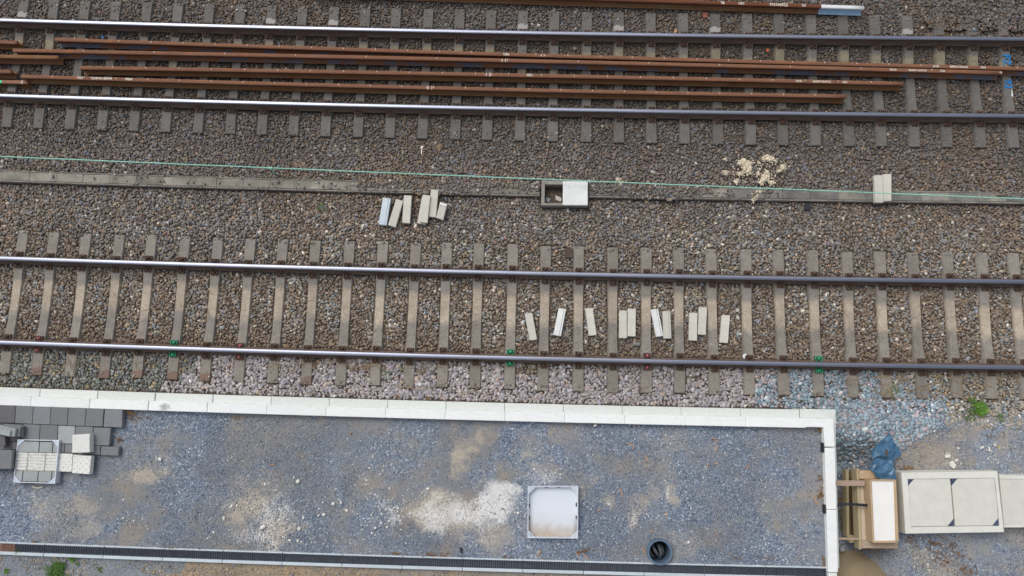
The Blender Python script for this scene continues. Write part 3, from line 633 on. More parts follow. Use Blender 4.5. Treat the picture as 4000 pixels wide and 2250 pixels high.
def screw_mesh(mat):
    b = MB(); b.prism([(.027 * math.cos(k * math.pi / 8), .027 * math.sin(k * math.pi / 8)) for k in range(16)], .03, .054, .002)
    b.prism([(.015 * math.cos(k * math.pi / 3), .015 * math.sin(k * math.pi / 3)) for k in range(6)], .054, .078, .002); return b.mesh('screw', mat)
CLIP, SCREW = clip_mesh(M_LOOP), screw_mesh(M_CLIP)
CLIPG, SCREWG = clip_mesh(M_CLIPG), screw_mesh(M_CLIPG); CLIPP, SCREWP = clip_mesh(M_LOOP), screw_mesh(M_CLIPP)
def sleeper(name, mat):
    t = empty(name, (0, 0, 0)); obj('concrete_body', sleeper_mesh('concrete_body', mat), t)
    for side in (1, -1):
        for d in (1, -1):
            c_ = obj('rail_clip', CLIP, t); c_.location = (0, side * G + d * .103, .002); c_.rotation_euler = (0, 0, 0 if d > 0 else math.pi); obj('screw', SCREW, c_)
    return t
P2 = sleeper('concrete_sleeper', M_SL2); ME2R = sleeper_mesh('concrete_body', M_SL2R)
painted = {97: 'p', 159: 0, 437: 'g', 608: 'p', 1282: 'g', 1625: 'p', 2057: 'g'}   # survey columns of painted fastenings
def near(col): return min(range(len(S2)), key=lambda i: abs(S2[i] - px_sv(col / 2576 * 4000, 905 / 2576 * 4000)[0]))
PINKS = {near(97): 'leftmost', near(608): 'third from left', near(1625): 'near the loose blocks'}
GREENS = {near(437): 'left', near(1282): 'middle', near(2057): 'right'}
REDEND = {near(265): 1, near(350): 1, near(437): 1, near(519): 1, near(775): 1}
LAB2 = {}
LAB2[near(97)] = 'near track sleeper with pink fastenings and a dark red stain on its platform end'
LAB2[near(608)] = 'near track sleeper with pink fastenings and new pinkish ballast around its platform end'
LAB2[near(1625)] = 'near track sleeper with pink fastenings beside the row of loose concrete blocks'
LAB2[near(437)] = 'near track sleeper with green fastenings and a rust brown stained platform end'
LAB2[near(1282)] = 'near track sleeper with green fastenings just left of the row of loose blocks'
LAB2[near(2057)] = 'near track sleeper with green fastenings next to the platform corner'
for cc_, tx_ in ((265, 'second sleeper right of the leftmost pink fastenings, platform end stained rust brown'), (350, 'sleeper just left of the leftmost green fastenings, platform end edged with rust'), (519, 'sleeper just right of the leftmost green fastenings, platform end stained rust brown'), (775, 'sleeper two places right of pink fastenings, platform end stained rust brown in pinkish ballast')): LAB2[near(cc_)] = tx_
first = True
for i, q_ in enumerate(S2):
    t = P2 if first else copy_tree(P2); first = False
    t.location = W(q_, 0, 0); t.rotation_euler = (0, 0, ang(q_) + random.uniform(-.008, .008))
    t.location += Vector((random.uniform(-.004, .004), random.uniform(-.014, .014), random.uniform(-.004, .004))); tag(t, LAB2.get(i, 'plain grey concrete sleeper of the near track with brown fastenings and an unstained end'), 'sleeper', 'sleepers under the near track')
    ch = list(t.children)
    if i in REDEND or i == near(97): ch[0].data = ME2R
    if i in GREENS:
        for c_ in ch[3:5]:
            c_.data = CLIPG; c_['label'] = 'rail clip sprayed bright green'
            for k in c_.children: k.data = SCREWG
    if i in PINKS:
        for c_ in ch[3:5]:
            c_['label'] = 'rail clip with pink sprayed screw'
            for k in c_.children: k.data = SCREWP
P1 = sleeper('concrete_sleeper', M_SL1); ME1W = sleeper_mesh('concrete_body', M_SL1W)
def near1(px): return min(range(len(S1)), key=lambda i: abs(S1[i] - px_sv(px, 60, Z1)[0]))
WHITEP = {near1(100): 'far track sleeper with a white smear at its end near the left picture edge', near1(1065): 'far track sleeper with a white painted stamp above the first rusty rail stack', near1(1315): 'far track sleeper with a bluish white smear between two plain ones', near1(2045): 'far track sleeper with a white stamp above the chalk bracket marks', near1(2422): 'far track sleeper with a white stamp left of the red brown plate', near1(2800): 'far track sleeper with a white stamp just right of the red brown plate', near1(3530): 'far track sleeper smeared white to the right of the white-ended rail'}
first = True
iblue = min(range(len(S1)), key=lambda i: abs(S1[i] - px_sv(3925, 240, Z1)[0]))
for i, q_ in enumerate(S1):
    t = P1 if first else copy_tree(P1); first = False
    t.location = W(q_, V1, Z1); t.rotation_euler = (0, 0, ang(q_) + random.uniform(-.004, .004))
    tag(t, WHITEP.get(i, 'dark grey concrete sleeper of the far track without paint marks on it'), 'sleeper', 'sleepers under the far track')
    ch = list(t.children)
    if i in WHITEP: ch[0].data = ME1W
    if i == iblue:
        t['label'] = 'far track sleeper with blue painted characters and a white dash'
        for tx_, y, rz in (('PZ', .42, -90), ('92', -.05, -90)):
            m_ = obj('blue_marking', text_mesh(tx_, .19, M_BLUEP), ch[0]); m_.location = (0, y, .006 if y > .35 else -.018); m_.rotation_euler = (0, 0, R_(rz))
        b = MB(); b.prism([(-.015, -.09), (.02, -.1), (.012, .09)], -.024, -.0225); w_ = b.build('white_dash', M_WHITE, ch[0]); w_.location = (.06, -.20, 0)

# ------------------------------------------------------------------ loose rusty rails lying in the far track
def spline(pl, n=40):
    pl = np.array(pl, float); x = np.linspace(pl[0, 0], pl[-1, 0], n); deg = min(2, len(pl) - 1); p = np.polyfit(pl[:, 0], pl[:, 1], deg); return [(a_, np.polyval(p, a_)) for a_ in x]
def loose_rail(pl, zf, lab, mats, texts=(), white=None, marks=0, cat='rail'):
    ph = spline(pl); P = [at(x, y, zf + .172) for x, y in ph]; o0 = P[0].copy(); o0.z = zf
    pts = [Vector((p.x, p.y, zf)) - o0 for p in P]
    nw = len(pts) if white is None else next(i for i, (x, y) in enumerate(ph) if x > white)
    def sl(k, i):
        if i >= nw: return 5 if (17 <= k or k <= 3) else 4
        if 5 <= k <= 14: return 0
        if k <= 2: return 2
        if k >= 17: return 3
        return 1
    o = obj('loose_rail', rail_mesh('loose_rail', pts, mats + [M_WHITE, M_LBLUE], sl)); o.location = o0
    tag(o, lab, cat, 'loose rusty rails in the far track')
    for tx_, px, rot, sz, vo in texts:
        y = float(np.interp(px, [a_ for a_, _ in ph], [b_ for _, b_ in ph])); p = at(px, y, zf + .172); dx = P[-1] - P[0]; an = math.atan2(dx.y, dx.x)
        t = obj('chalk_writing', text_mesh(tx_, sz, M_CHALK), o); t.location = Vector((p.x, p.y, zf + .1738)) - o0 + Vector((0, vo, 0)); t.rotation_euler = (0, 0, an + R_(rot))
    if marks:                                     # short chalk ticks every half metre or so
        L = (pts[-1] - pts[0]).length
        for i in range(1, marks):
            f = i / marks * (len(pts) - 1); j = int(f); p = pts[j].lerp(pts[min(j + 1, len(pts) - 1)], f - j)
            k = obj('chalk_tick', TICK, o); k.location = p + Vector((0, .012, .1728))
    return o
TICK = MB().prism([(-.004, -.014), (.004, -.014), (.004, .016), (-.004, .016)], 0, .0008).mesh('chalk_tick', M_CHALK)
ZL = Z1 + .004
RM = [M_RUST, M_RUSTW, M_RUSTB, M_RUSTF]; RMp = [M_RUST, M_RUSTW, M_RUSTF, M_RUSTF]
# profile faces 0..2 are on the -u side = south, the side facing the camera
loose_rail([(213, 152), (1100, 183), (2000, 212), (3100, 243.5), (4000, 266.5), (4350, 276)], ZL, 'long rusty rail nearest the far running rail, running out at the right picture edge', RM,
    [('W1', 1977, 180, .075, 0), ('18127', 3657, 180, .05, 0), ('P210101120WR', 3745, 180, .05, 0), ('M23', 3840, 180, .05, 0), ('-|  |-', 2120, 0, .06, 0)], marks=33)
loose_rail([(49, 196), (1100, 214.5), (2000, 235), (2900, 259), (3916, 282)], ZL, 'long rusty rail with blue paint on its foot, second in the bundle', RM,
    [('-|  |-', 1968, 0, .07, 0), ('18128', 3490, 180, .05, 0), ('P210101120WR', 3584, 180, .05, 0), ('M23', 3682, 180, .05, 0), ('01', 3908, 180, .05, 0)], marks=14)
loose_rail([(311, 263), (1100, 276), (2100, 294), (3100, 316), (3532, 325.5)], ZL, 'long brown rusty rail marked W1 in chalk, third in the bundle', RMp,
    [('W1', 2070, 0, .075, 0), ('-|  ||-', 1908, 0, .07, 0), ('19202', 3121, 180, .05, 0), ('Y210101120WR', 3210, 180, .05, 0), ('M23', 3300, 180, .05, 0)], marks=25)
loose_rail([(80, 296.5), (1100, 328), (2100, 350.5), (3100, 371.5), (3308, 376)], ZL, 'long rusty rail with white chalk writing near its left end, closest to the platform', RMp,
    [('M23', 313, 0, .06, 0), ('Y210101120WR', 396, 0, .06, 0), ('19203', 502, 0, .06, 0), ('-||  |-', 1678, 0, .07, 0)], marks=26)
loose_rail([(-420, 152), (0, 163), (66, 165)], ZL, 'uppermost short rusty rail end at the left picture edge', RMp)
loose_rail([(-420, 208), (0, 219), (228, 223)], ZL, 'orange rusty rail end at the left edge lying under the second long rail', [M_RUSTF, M_RUST, M_RUST, M_RUSTF])
loose_rail([(-420, 268), (0, 278), (44, 279)], ZL, 'shortest rusty rail stub at the left edge above the green marked one', RMp)
o = loose_rail([(-420, 307), (0, 318), (108, 321)], ZL - .09, 'pale rusty rail stub at the left edge with a mint green spot', [M_PINKR, M_RUSTF, M_RUSTF, M_RUSTF], [('XX', 86, 90, .05, 0)])
b = MB(); p = at(3, 319, ZL + .083); b.prism([(-.06, -.03), (.02, -.03), (.022, .02), (.0, .03), (-.06, .025)], .0835, .085); g_ = b.build('green_paint_spot', M_GREENP, o); g_.location = Vector((p.x, p.y, ZL)) - Vector(o.location)
loose_rail([(1200, -43), (2000, -16), (2700, 5), (3376, 29.5)], ZL, 'rusty rail with a white and pale blue painted end beside the far track', [M_RUSTW, M_RUSTW, M_RUSTF, M_RUSTF],
    [('RL', 2822, 180, .07, 0), ('2301', 2895, 180, .06, 0), ('Z26041516', 3042, 180, .075, 0), ('|X|', 3140, 180, .06, 0)], white=3180)

# ------------------------------------------------------------------ cable trough with lids, and the small chamber
for s0, s1_, lab in ((-12, .47, 'weathered concrete cable trough left of the open chamber'), (1.36, 12, 'weathered concrete cable trough right of the open chamber, partly under ballast')):
    sm = (s0 + s1_) / 2; t = empty('cable_trough', W(sm, TR_C, -.2), ang(sm)); tag(t, lab, 'cable trough', 'cable troughs between the tracks')
    def loc(q_, v_): p = W(q_, v_, 0) - W(sm, TR_C, 0); a_ = -ang(sm); return (p.x * math.cos(a_) - p.y * math.sin(a_), p.x * math.sin(a_) + p.y * math.cos(a_))
    k = s0 if s0 > 0 else s0
    nw = int(round((s1_ - s0) / 1.0)); L = (s1_ - s0) / nw
    for i in range(nw):
        q0, q1 = s0 + i * L + .003, s0 + (i + 1) * L - .003
        for va, vb in ((TR_C - .108, TR_C - .078), (TR_C + .086, TR_C + .110)):
            MB().prism([loc(q0, va), loc(q1, va), loc(q1, vb), loc(q0, vb)], 0, .196 + random.uniform(-.004, .004), .004).build('trough_wall', M_TROUGH, t)
    nl = int(round((s1_ - s0) / .5)); L = (s1_ - s0) / nl
    for i in range(nl):
        q0, q1 = s0 + i * L + .002, s0 + (i + 1) * L - .002; j = random.uniform(-.003, .003)
        MB().prism([loc(q0, TR_C - .074 + j), loc(q1, TR_C - .074), loc(q1, TR_C + .082), loc(q0, TR_C + .082 + j)], .12, .200 + random.uniform(-.004, .003), .004).build('trough_lid', M_TLIDD if s0 > 0 and random.random() < .6 else M_TLID, t)
cp = [at(x, y, .07) for x, y in ((2116, 706), (2296, 707), (2296.5, 803), (2114, 802))]; cc = sum(cp, Vector()) / 4
ch = empty('cable_chamber', (cc.x, cc.y, -.5)); tag(ch, 'small open concrete cable chamber between the tracks, half covered by a white lid', 'cable chamber')
def lo(px, py, z, o): p = at(px, py, z) - Vector(o.location); return (p.x, p.y)
Q = [lo(x, y, .07, ch) for x, y in ((2116, 706), (2296, 707), (2296.5, 803), (2114, 802))]; I_ = [lo(x, y, .07, ch) for x, y in ((2128, 720), (2284, 720), (2284, 793), (2127, 793))]
b = MB()
for k in range(4): b.prism([Q[k], Q[(k + 1) % 4], I_[(k + 1) % 4], I_[k]], 0, .57)
b.build('chamber_wall', plain('old_chamber_concrete', S(150, 146, 138), .2, 8, .9, 0, .3, .2), ch)
M_MUD = plain('chamber_mud', S(92, 78, 60), .25, 12, .95, 0, .5, .2)
MB().prism(I_, .28, .36).build('mud_floor', M_MUD, ch)
o = place_px('chamber_lid', [(2199, 708), (2296.5, 707.5), (2296.5, 802), (2198.5, 801)], .105, .035, M_BLOCKW, None, .008); tag(o, 'square white concrete lid lying on the right half of the open chamber', 'lid')
for px, lab, m_ in (([(2134, 768), (2151, 776), (2145, 791), (2130, 785)], 'bluish broken concrete piece lying inside the open chamber', M_PAVEL), ([(2169, 762), (2190, 770), (2195, 779), (2190, 788), (2171, 780)], 'pale broken concrete piece inside the chamber beside the white lid', M_BLOCK)):
    o = place_px('concrete_fragment', px, -.09, .05, m_, None, .005); tag(o, lab, 'fragment', 'fragments in the open chamber')

# ------------------------------------------------------------------ loose concrete blocks
def zz(x0, y0, pts): return [(x0 + a_ * .42785, y0 + b_ * .42785) for a_, b_ in pts]
def zc(pts): return [(1460 + a_ / 4.55, 720 + b_ / 4.55) for a_, b_ in pts]
GB = 'loose concrete blocks beside the cable trough'; GT = 'loose concrete blocks in the near track'
BL = [(zc([(163, 232), (303, 250), (225, 728), (86, 712)]), .06, .07, M_BLOCKB, 'bluish white block with a long groove, leftmost of the pile below the trough', GB),
      (zc([(397, 258), (524, 293), (386, 765), (252, 722)]), .06, .07, M_BLOCK, 'tilted beige grey block second from left in the pile below the trough', GB),
      (zc([(536, 192), (674, 200), (641, 692), (502, 683)]), .065, .07, M_BLOCK, 'upright standing alone pale block in the middle of the pile below the trough', GB),
      (zc([(860, 205), (990, 215), (905, 712), (770, 690)]), .03, .06, M_BLOCK, 'pale block mostly hidden under another block in the pile below the trough', GB),
      (zc([(872, 182), (1006, 198), (953, 688), (816, 668)]), .095, .062, M_BLOCK, 'pale block lying on top of another block in the pile below the trough', GB),
      (zc([(1018, 86), (1150, 102), (1105, 587), (972, 572)]), .05, .07, M_BLOCK, 'pale block touching the trough edge, highest placed in the pile below it', GB),
      (zc([(1180, 310), (1306, 352), (1232, 634), (1105, 592)]), .07, .07, M_BLOCK, 'short broken block at the right end of the pile below the trough', GB),
      (zz(2000, 1120, [(115, 247), (185, 237), (230, 483), (163, 493)]), .03, .06, M_BLOCK, 'beige block leaning left, first of the row in the near track', GT),
      (zz(2000, 1120, [(427, 193), (495, 205), (447, 453), (378, 440)]), .035, .06, M_BLOCKW, 'white block leaning right, second of the row in the near track', GT),
      (zz(2000, 1120, [(668, 197), (738, 193), (774, 441), (703, 449)]), .03, .06, M_BLOCK, 'light block alone in its sleeper gap with its foot turned right', GT),
      (zz(2000, 1120, [(980, 217), (1050, 217), (1050, 470), (978, 470)]), .03, .06, M_BLOCK, 'left block of the two straight ones close together in one sleeper gap', GT),
      (zz(2000, 1120, [(1057, 199), (1132, 201), (1130, 455), (1055, 453)]), .03, .06, M_BLOCK, 'right block of the two straight ones close together in one sleeper gap', GT),
      (zz(2000, 1120, [(1268, 209), (1335, 199), (1383, 450), (1317, 459)]), .035, .06, M_BLOCKW, 'white block with a groove leaning against a grey block in the near track', GT),
      (zz(2000, 1120, [(1375, 222), (1446, 220), (1457, 473), (1384, 474)]), .03, .06, M_BLOCK, 'grey block touched by the white grooved block on its left', GT),
      (zz(2000, 1120, [(1622, 237), (1695, 239), (1690, 494), (1615, 490)]), .03, .06, M_BLOCK, 'lower left block of the staggered pair in the near track', GT),
      (zz(2000, 1120, [(1708, 185), (1783, 187), (1770, 441), (1698, 437)]), .03, .06, M_BLOCK, 'upper right block of the staggered pair in the near track', GT),
      (zz(2000, 1120, [(1918, 257), (1993, 262), (1973, 515), (1897, 510)]), .03, .06, M_BLOCK, 'rightmost block of the row in the near track, leaning right', GT),
      (zz(2900, 560, [(1205, 290), (1282, 290), (1292, 540), (1212, 540)]), .085, .07, M_BLOCK, 'left block of the pair laid across the right cable trough under the rope', 'blocks across the cable trough'),
      (zz(2900, 560, [(1285, 280), (1363, 278), (1363, 525), (1293, 528)]), .085, .07, M_BLOCK, 'right block of the pair laid across the right cable trough under the rope', 'blocks across the cable trough')]
for px, zt, th, m_, lab, gr in BL:
    o = place_px('concrete_block', px, zt, th, m_, None, .007); tag(o, lab, 'block', gr)
    if 'groove' in lab or 'leaning right, second' in lab:
        P = [at(*q_, zt) for q_ in px]; a_ = P[1].lerp(P[0], .26); e_ = P[2].lerp(P[3], .26); u = (P[0] - P[1]).normalized() * .005
        g_ = MB().prism([(p.x - o.location.x, p.y - o.location.y) for p in (a_ + u, a_ - u, e_ - u, e_ + u)], th + .0005, th + .002).build('groove', M_PAVEL, o)
o = place_px('concrete_block', zc([(1185, 312), (1304, 352), (1288, 398), (1172, 362)]), .085, .012, M_BLOCKW, None, .004); tag(o, 'thin pale chip resting on the short broken block', 'chip')

# ------------------------------------------------------------------ rope and its peg
rp = [at(x, y, .25) for x, y in spline([(-400, 594), (0, 611), (1100, 658), (2100, 699), (3100, 740), (4000, 777), (4400, 793)], 90)]; r0 = rp[0].copy()
b = MB(); b.tube([p - r0 + Vector((0, math.sin(i * 1.1) * .002, 0)) for i, p in enumerate(rp)], .0095, 8)
L = sum((rp[i + 1] - rp[i]).length for i in range(len(rp) - 1)); nst = 700; hel = []
for i in range(nst):
    f = i / (nst - 1) * (len(rp) - 1); j = min(int(f), len(rp) - 2); p = rp[j].lerp(rp[j + 1], f - j) - r0; hel.append(p + Vector((0, .009 * math.cos(i * 1.9), .009 * math.sin(i * 1.9))))
b.mat(1).tube(hel, .0045, 4)
o = b.build('barrier_rope', [M_ROPE, plain('pale_rope_strand', S(196, 226, 214), .1, 40, .7)]); o.location = r0; tag(o, 'mint green rope stretched along the cable trough between the tracks', 'rope')
pg = at(1057, 657, .25); t = empty('rope_peg', (pg.x, pg.y, -.1)); tag(t, 'short mint green peg holding the rope above the ballast', 'peg')
MB().tube([(0, -.02, 0), (0, -.01, .2), (0, 0, .36)], .011, 8).build('rod', M_ROPE, t)
b = MB(); b.box(-.035, .035, -.016, .016, .335, .365, .004); b.tube([(-.028, 0, .36), (-.028, 0, .385)], .012, 8); b.tube([(.028, 0, .36), (.028, 0, .385)], .012, 8); b.build('holder', M_ROPE, t)

# ------------------------------------------------------------------ platform edge
def strip(q0, q1, va, vb): return [W(q0, va, 0), W(q1, va, 0), W(q1, vb, 0), W(q0, vb, 0)]
def slab_sv(name, q0, q1, va, vb, zt, th, mat, lab, cat, grp, bevel=.006):
    P = strip(q0, q1, va, vb); c_ = sum(P, Vector()) / 4; o = MB().prism([(p.x - c_.x, p.y - c_.y) for p in P], 0, th, bevel).build(name, mat); o.location = (c_.x, c_.y, zt - th); return tag(o, lab, cat, grp)
GU, GL = 'upper slabs of the platform edge', 'lower ledge slabs of the platform edge'
ju = [-8.056 + i for i in range(-6, 14)]
for q0, q1 in zip(ju, ju[1:]):
    gap = .012 if abs(q0 + 6.058) < .02 or abs(q1 + 6.058) < .02 else .003
    lab = 'white upper platform edge slab bordering the straight row, without smudges'
    if abs(q0 + 6.056) < .05: lab = 'white upper platform edge slab with a dark scribbled smudge on it'
    o = slab_sv('platform_edge_slab', q0 + gap * .5, q1 - gap * .5, -1.829, -1.668, ZP, .34, M_EDGE, lab, 'edge slab', GU)
    if 'smudge' in lab:
        b = MB()
        for _ in range(14):
            a_, c_ = random.gauss(0, .035), random.gauss(0, .025); an = random.uniform(0, 3); L = random.uniform(.01, .025); dx, dy = math.cos(an) * L, math.sin(an) * L; nx, ny = -math.sin(an) * .0022, math.cos(an) * .0022
            b.prism([(a_ - dx - nx, c_ - dy - ny), (a_ + dx - nx, c_ + dy - ny), (a_ + dx + nx, c_ + dy + ny), (a_ - dx + nx, c_ - dy + ny)], .3405, .3408 + _ * .00012)
        s_ = b.build('scribble', plain('grey_scuff', S(206, 208, 208), .1), o); p = at(643, 1590, ZP) - o.location; s_.location = (p.x, p.y, 0)
jl = [-8.069 + i for i in range(-6, 14)]
for q0, q1 in zip(jl, jl[1:]):
    gap = .016 if abs(q0 + 6.06) < .02 or abs(q1 + 6.06) < .02 else .005
    slab_sv('platform_ledge_slab', q0 + gap * .5, q1 - gap * .5, -1.700, -1.534, .35, .85, M_LEDGE, 'pale lower ledge slab in front of the upper slabs, facing the near track', 'ledge slab', GL)
def poly_px(name, px, zt, th, mat, lab, cat, grp, bevel=.006): return tag(place_px(name, px, zt, th, mat, None, bevel), lab, cat, grp)
poly_px('platform_edge_slab', [(3147, 1633), (3256, 1636), (3261.5, 1745), (3222, 1745.5), (3217, 1669.5), (3147, 1668)], ZP, .34, M_EDGE, 'white L-shaped corner slab of the platform edge', 'edge slab', GU)
poly_px('platform_edge_slab', [(3222, 1749.5), (3261.5, 1749), (3268, 1989.5), (3229, 1990)], ZP, .34, M_EDGE, 'white slab of the platform side edge beside the black cable, next to the corner slab', 'edge slab', GU)
poly_px('platform_edge_slab', [(3229, 1992), (3268, 1991.5), (3274, 2235.5), (3236, 2236)], ZP, .34, M_EDGE, 'white slab of the platform side edge between the cable and the drain end', 'edge slab', GU)
poly_px('platform_edge_slab', [(3236, 2238), (3270, 2237.5), (3277, 2480), (3240, 2480)], ZP - .02, .32, M_TACT, 'cream slab of the platform side edge running out at the picture bottom', 'edge slab', GU)
poly_px('platform_ledge_slab', [(3126, 1597.2), (3264.5, 1600), (3266.5, 1741), (3232, 1742), (3229, 1634), (3126, 1632)], .35, .85, M_LEDGE, 'pale L-shaped corner slab of the lower platform ledge', 'ledge slab', GL)
poly_px('platform_ledge_slab', [(3232, 1743.2), (3267, 1742.5), (3272.5, 1981), (3238, 1981)], .35, .85, M_LEDGE, 'pale lower ledge slab on the platform side where the upper wooden strut ends', 'ledge slab', GL)
poly_px('platform_ledge_slab', [(3238, 1982.5), (3273, 1982.5), (3279, 2220), (3243, 2220)], .35, .85, M_LEDGE, 'pale lower ledge slab on the platform side where the lower wooden strut ends', 'ledge slab', GL)
poly_px('foam_strip', [(3214, 1729), (3219, 1732), (3221, 1766), (3213, 1766)], .57, .12, M_BLACK, 'black foam joint strip beside the corner slab of the platform edge', 'joint strip', 'black joint strips')
poly_px('foam_strip', [(3222, 1972), (3226, 1972), (3228, 2006), (3221, 2007)], .57, .12, M_BLACK, 'black foam joint strip opposite the cable on the platform side', 'joint strip', 'black joint strips')

# ------------------------------------------------------------------ paving beside the platform edge (crop of the survey: 2.275 px per px from (0,1500))
def zp(pts): return [(a_ / 2.275, 1500 + b_ / 2.275) for a_, b_ in pts]
GP = 'grey paving slabs at the platform edge'
PV = [([(-160, 184), (-18, 188), (-26, 342), (-170, 338)], M_PAVED, 'dark grey paving slab cut by the left picture edge in the first row'),
      ([(-15, 189), (139, 195), (128, 347), (-24, 343)], M_PAVED, 'dark grey paving slab at the left picture edge, first row'),
      ([(142, 195), (296, 200), (284, 355), (131, 349)], M_PAVE, 'grey paving slab second from the left in the first row'),
      ([(299, 200), (452, 206), (441, 361), (287, 356)], M_PAVE, 'grey paving slab third from the left in the first row'),
      ([(455, 206), (606, 211), (595, 368), (444, 362)], M_PAVE, 'lighter bluish grey paving slab in the middle of the first row'),
      ([(610, 212), (764, 218), (750, 374), (599, 369)], M_PAVE, 'grey paving slab left of the last but one in the first row'),
      ([(768, 218), (922, 224), (908, 379), (754, 375)], M_PAVE, 'grey paving slab before the wide joint in the first row'),
      ([(932, 225), (1088, 230), (1083, 387), (918, 381)], M_PAVE, 'last grey paving slab of the first row, bordering the open gravel'),
      ([(203, 357), (356, 363), (345, 495), (190, 489)], M_PAVE, 'grey paving slab behind the filled manhole frame, beside the leaning stack'),
      ([(359, 363), (514, 369), (505, 500), (349, 496)], M_PAVE, 'grey paving slab behind the right corner of the filled manhole frame'),
      ([(518, 370), (666, 376), (660, 532), (510, 528)], M_PAVEL, 'paler paving slab of the second row, left of the raised white slab'),
      ([(671, 377), (825, 381), (822, 540), (664, 534)], M_PAVE, 'grey paving slab half covered by the raised white slab'),
      ([(830, 386), (985, 391), (968, 548), (828, 543)], M_PAVE, 'last grey paving slab of the second row, bordering the open gravel')]
for pts, m_, lab in PV: poly_px('paving_slab', zp(pts), .575, .10, m_, lab, 'paving slab', GP)
GH = 'half paving slabs beside the manhole frame'
for pts, m_, lab in [([(522, 531), (573, 534), (569, 612), (515, 610)], M_PAVE, 'narrow grey half slab directly right of the filled manhole frame'), ([(577, 535), (652, 538), (650, 615), (573, 612)], M_PAVE, 'grey half slab partly under the left of the raised white slab'),
                     ([(737, 541), (890, 547), (886, 630), (733, 620)], M_PAVE, 'grey half slab below the last slab of the second row'), ([(897, 553), (1058, 560), (1050, 638), (892, 632)], M_PAVE, 'last grey half slab pointing out over the gravel'),
                     ([(62, 462), (188, 470), (187, 510), (60, 512)], M_PAVED, 'dark paving strip behind the leaning stack'), ([(62, 516), (105, 514), (100, 580), (40, 584)], M_PAVED, 'dark paving half slab left of the filled manhole frame'), ([(108, 514), (156, 516), (150, 584), (103, 582)], M_PAVED, 'dark paving half slab touching the corner of the filled manhole frame'),
                     ([(-40, 350), (200, 357), (188, 458), (-50, 452)], M_PAVED, 'dark paving under the leaning stack of slabs')]:
    poly_px('paving_slab', zp(pts), .57, .10, m_, lab, 'paving slab', GH)
# leaning stack: slabs tipped over towards the right, their narrow sides up
GS = 'paving slabs leaning in a stack'
for k, (pts, zt, lab) in enumerate([([(25, 352), (205, 372), (195, 470), (150, 468)], .66, 'hindmost grey slab of the stack leaning at the left edge'), ([(35, 358), (185, 380), (172, 470), (140, 466)], .70, 'third grey slab of the stack leaning at the left edge'),
                                  ([(0, 366), (140, 398), (128, 468), (90, 466), (-30, 420)], .75, 'second pale slab of the stack leaning at the left edge'), ([(-30, 398), (95, 415), (85, 466), (-30, 446)], .78, 'front pale slab of the stack leaning at the left edge')]):
    o = poly_px('paving_slab', zp(pts), zt, .05, (M_PAVE, M_PAVE, M_PAVEL, M_PAVEL)[k], lab, 'paving slab', GS)
poly_px('paving_slab', zp([(-60, 462), (45, 468), (48, 545), (-60, 552)]), .66, .09, M_PAVED, 'dark grey slab lying under the leaning stack at the picture edge', 'paving slab', GS)
for k, (pts, zt, m_, lab) in enumerate([([(-90, 590), (150, 596), (140, 756), (-90, 760)], .60, M_PAVE, 'lowest slab of the flat pile left of the manhole frame'), ([(-90, 587), (122, 592), (112, 757), (-90, 755)], .66, M_PAVE, 'middle slab of the flat pile left of the manhole frame'), ([(-90, 585), (112, 589), (98, 756), (-90, 752)], .72, M_PAVE, 'top slab of the flat pile left of the manhole frame')]):
    poly_px('paving_slab', zp(pts), zt, .06, m_, lab, 'paving slab', 'flat pile of slabs at the left edge')
poly_px('tactile_slab', zp([(642, 452), (798, 443), (797, 608), (640, 613)]), .70, .12, M_TACT, 'smooth white slab lying raised on top of the grey paving', 'tactile slab', 'white slabs beside the manhole')
for pts, zt, lab in (([(513, 617), (646, 622), (636, 782), (502, 776)], .58, 'white studded slab touching the filled manhole frame'), ([(652, 630), (812, 640), (795, 803), (638, 792)], .63, 'white studded slab at the corner, slightly raised')):
    o = poly_px('tactile_slab', zp(pts), zt, .10, M_TACT, lab, 'tactile slab', 'white slabs beside the manhole')
    P = [at(*q_, zt) - Vector(o.location) for q_ in zp(pts)]; b = MB()
    for i in range(6):
        for j in range(6):
            if (i + j) % 2: continue
            p = P[0].lerp(P[1], (i + .5) / 6).lerp(P[3].lerp(P[2], (i + .5) / 6), (j + .5) / 6)
            n_ = 10; b.prism([(p.x + .014 * math.cos(2 * math.pi * k / n_), p.y + .014 * math.sin(2 * math.pi * k / n_)) for k in range(n_)], .0995, .106, .003)
    b.build('studs', M_TACT, o)

# ------------------------------------------------------------------ the two manhole frames
def frame_of(name, outer, zt, h, wall, lab):
    P = [at(*q_, zt) for q_ in outer]; c_ = sum(P, Vector()) / 4; t = empty(name, (c_.x, c_.y, zt - h)); tag(t, lab, 'manhole cover', 'manhole covers on the platform')
    q_ = [(p.x - c_.x, p.y - c_.y) for p in P]; L = max(abs(x) for x, y in q_); k = 1 - wall / L
    inn = [(x * k, y * k) for x, y in q_]; b = MB()
    for i in range(4): b.prism([q_[i], q_[(i + 1) % 4], inn[(i + 1) % 4], inn[i]], 0, h)
    b.build('frame', M_STEELW, t); return t, q_, inn
def lerp2(a_, b_, f): return (a_[0] + (b_[0] - a_[0]) * f, a_[1] + (b_[1] - a_[1]) * f)
def bil(Q, u, v_): return lerp2(lerp2(Q[0], Q[1], u), lerp2(Q[3], Q[2], u), v_)
t, q_, inn = frame_of('manhole_cover', [(2062, 1900), (2259, 1899.5), (2258, 2104), (2060.5, 2102)], .61, .13, .014, 'open galvanised manhole cover pan with brown mud along its lower edge')
p_ = MB().prism(inn, .012, .03).build('pan', M_PAN, t)
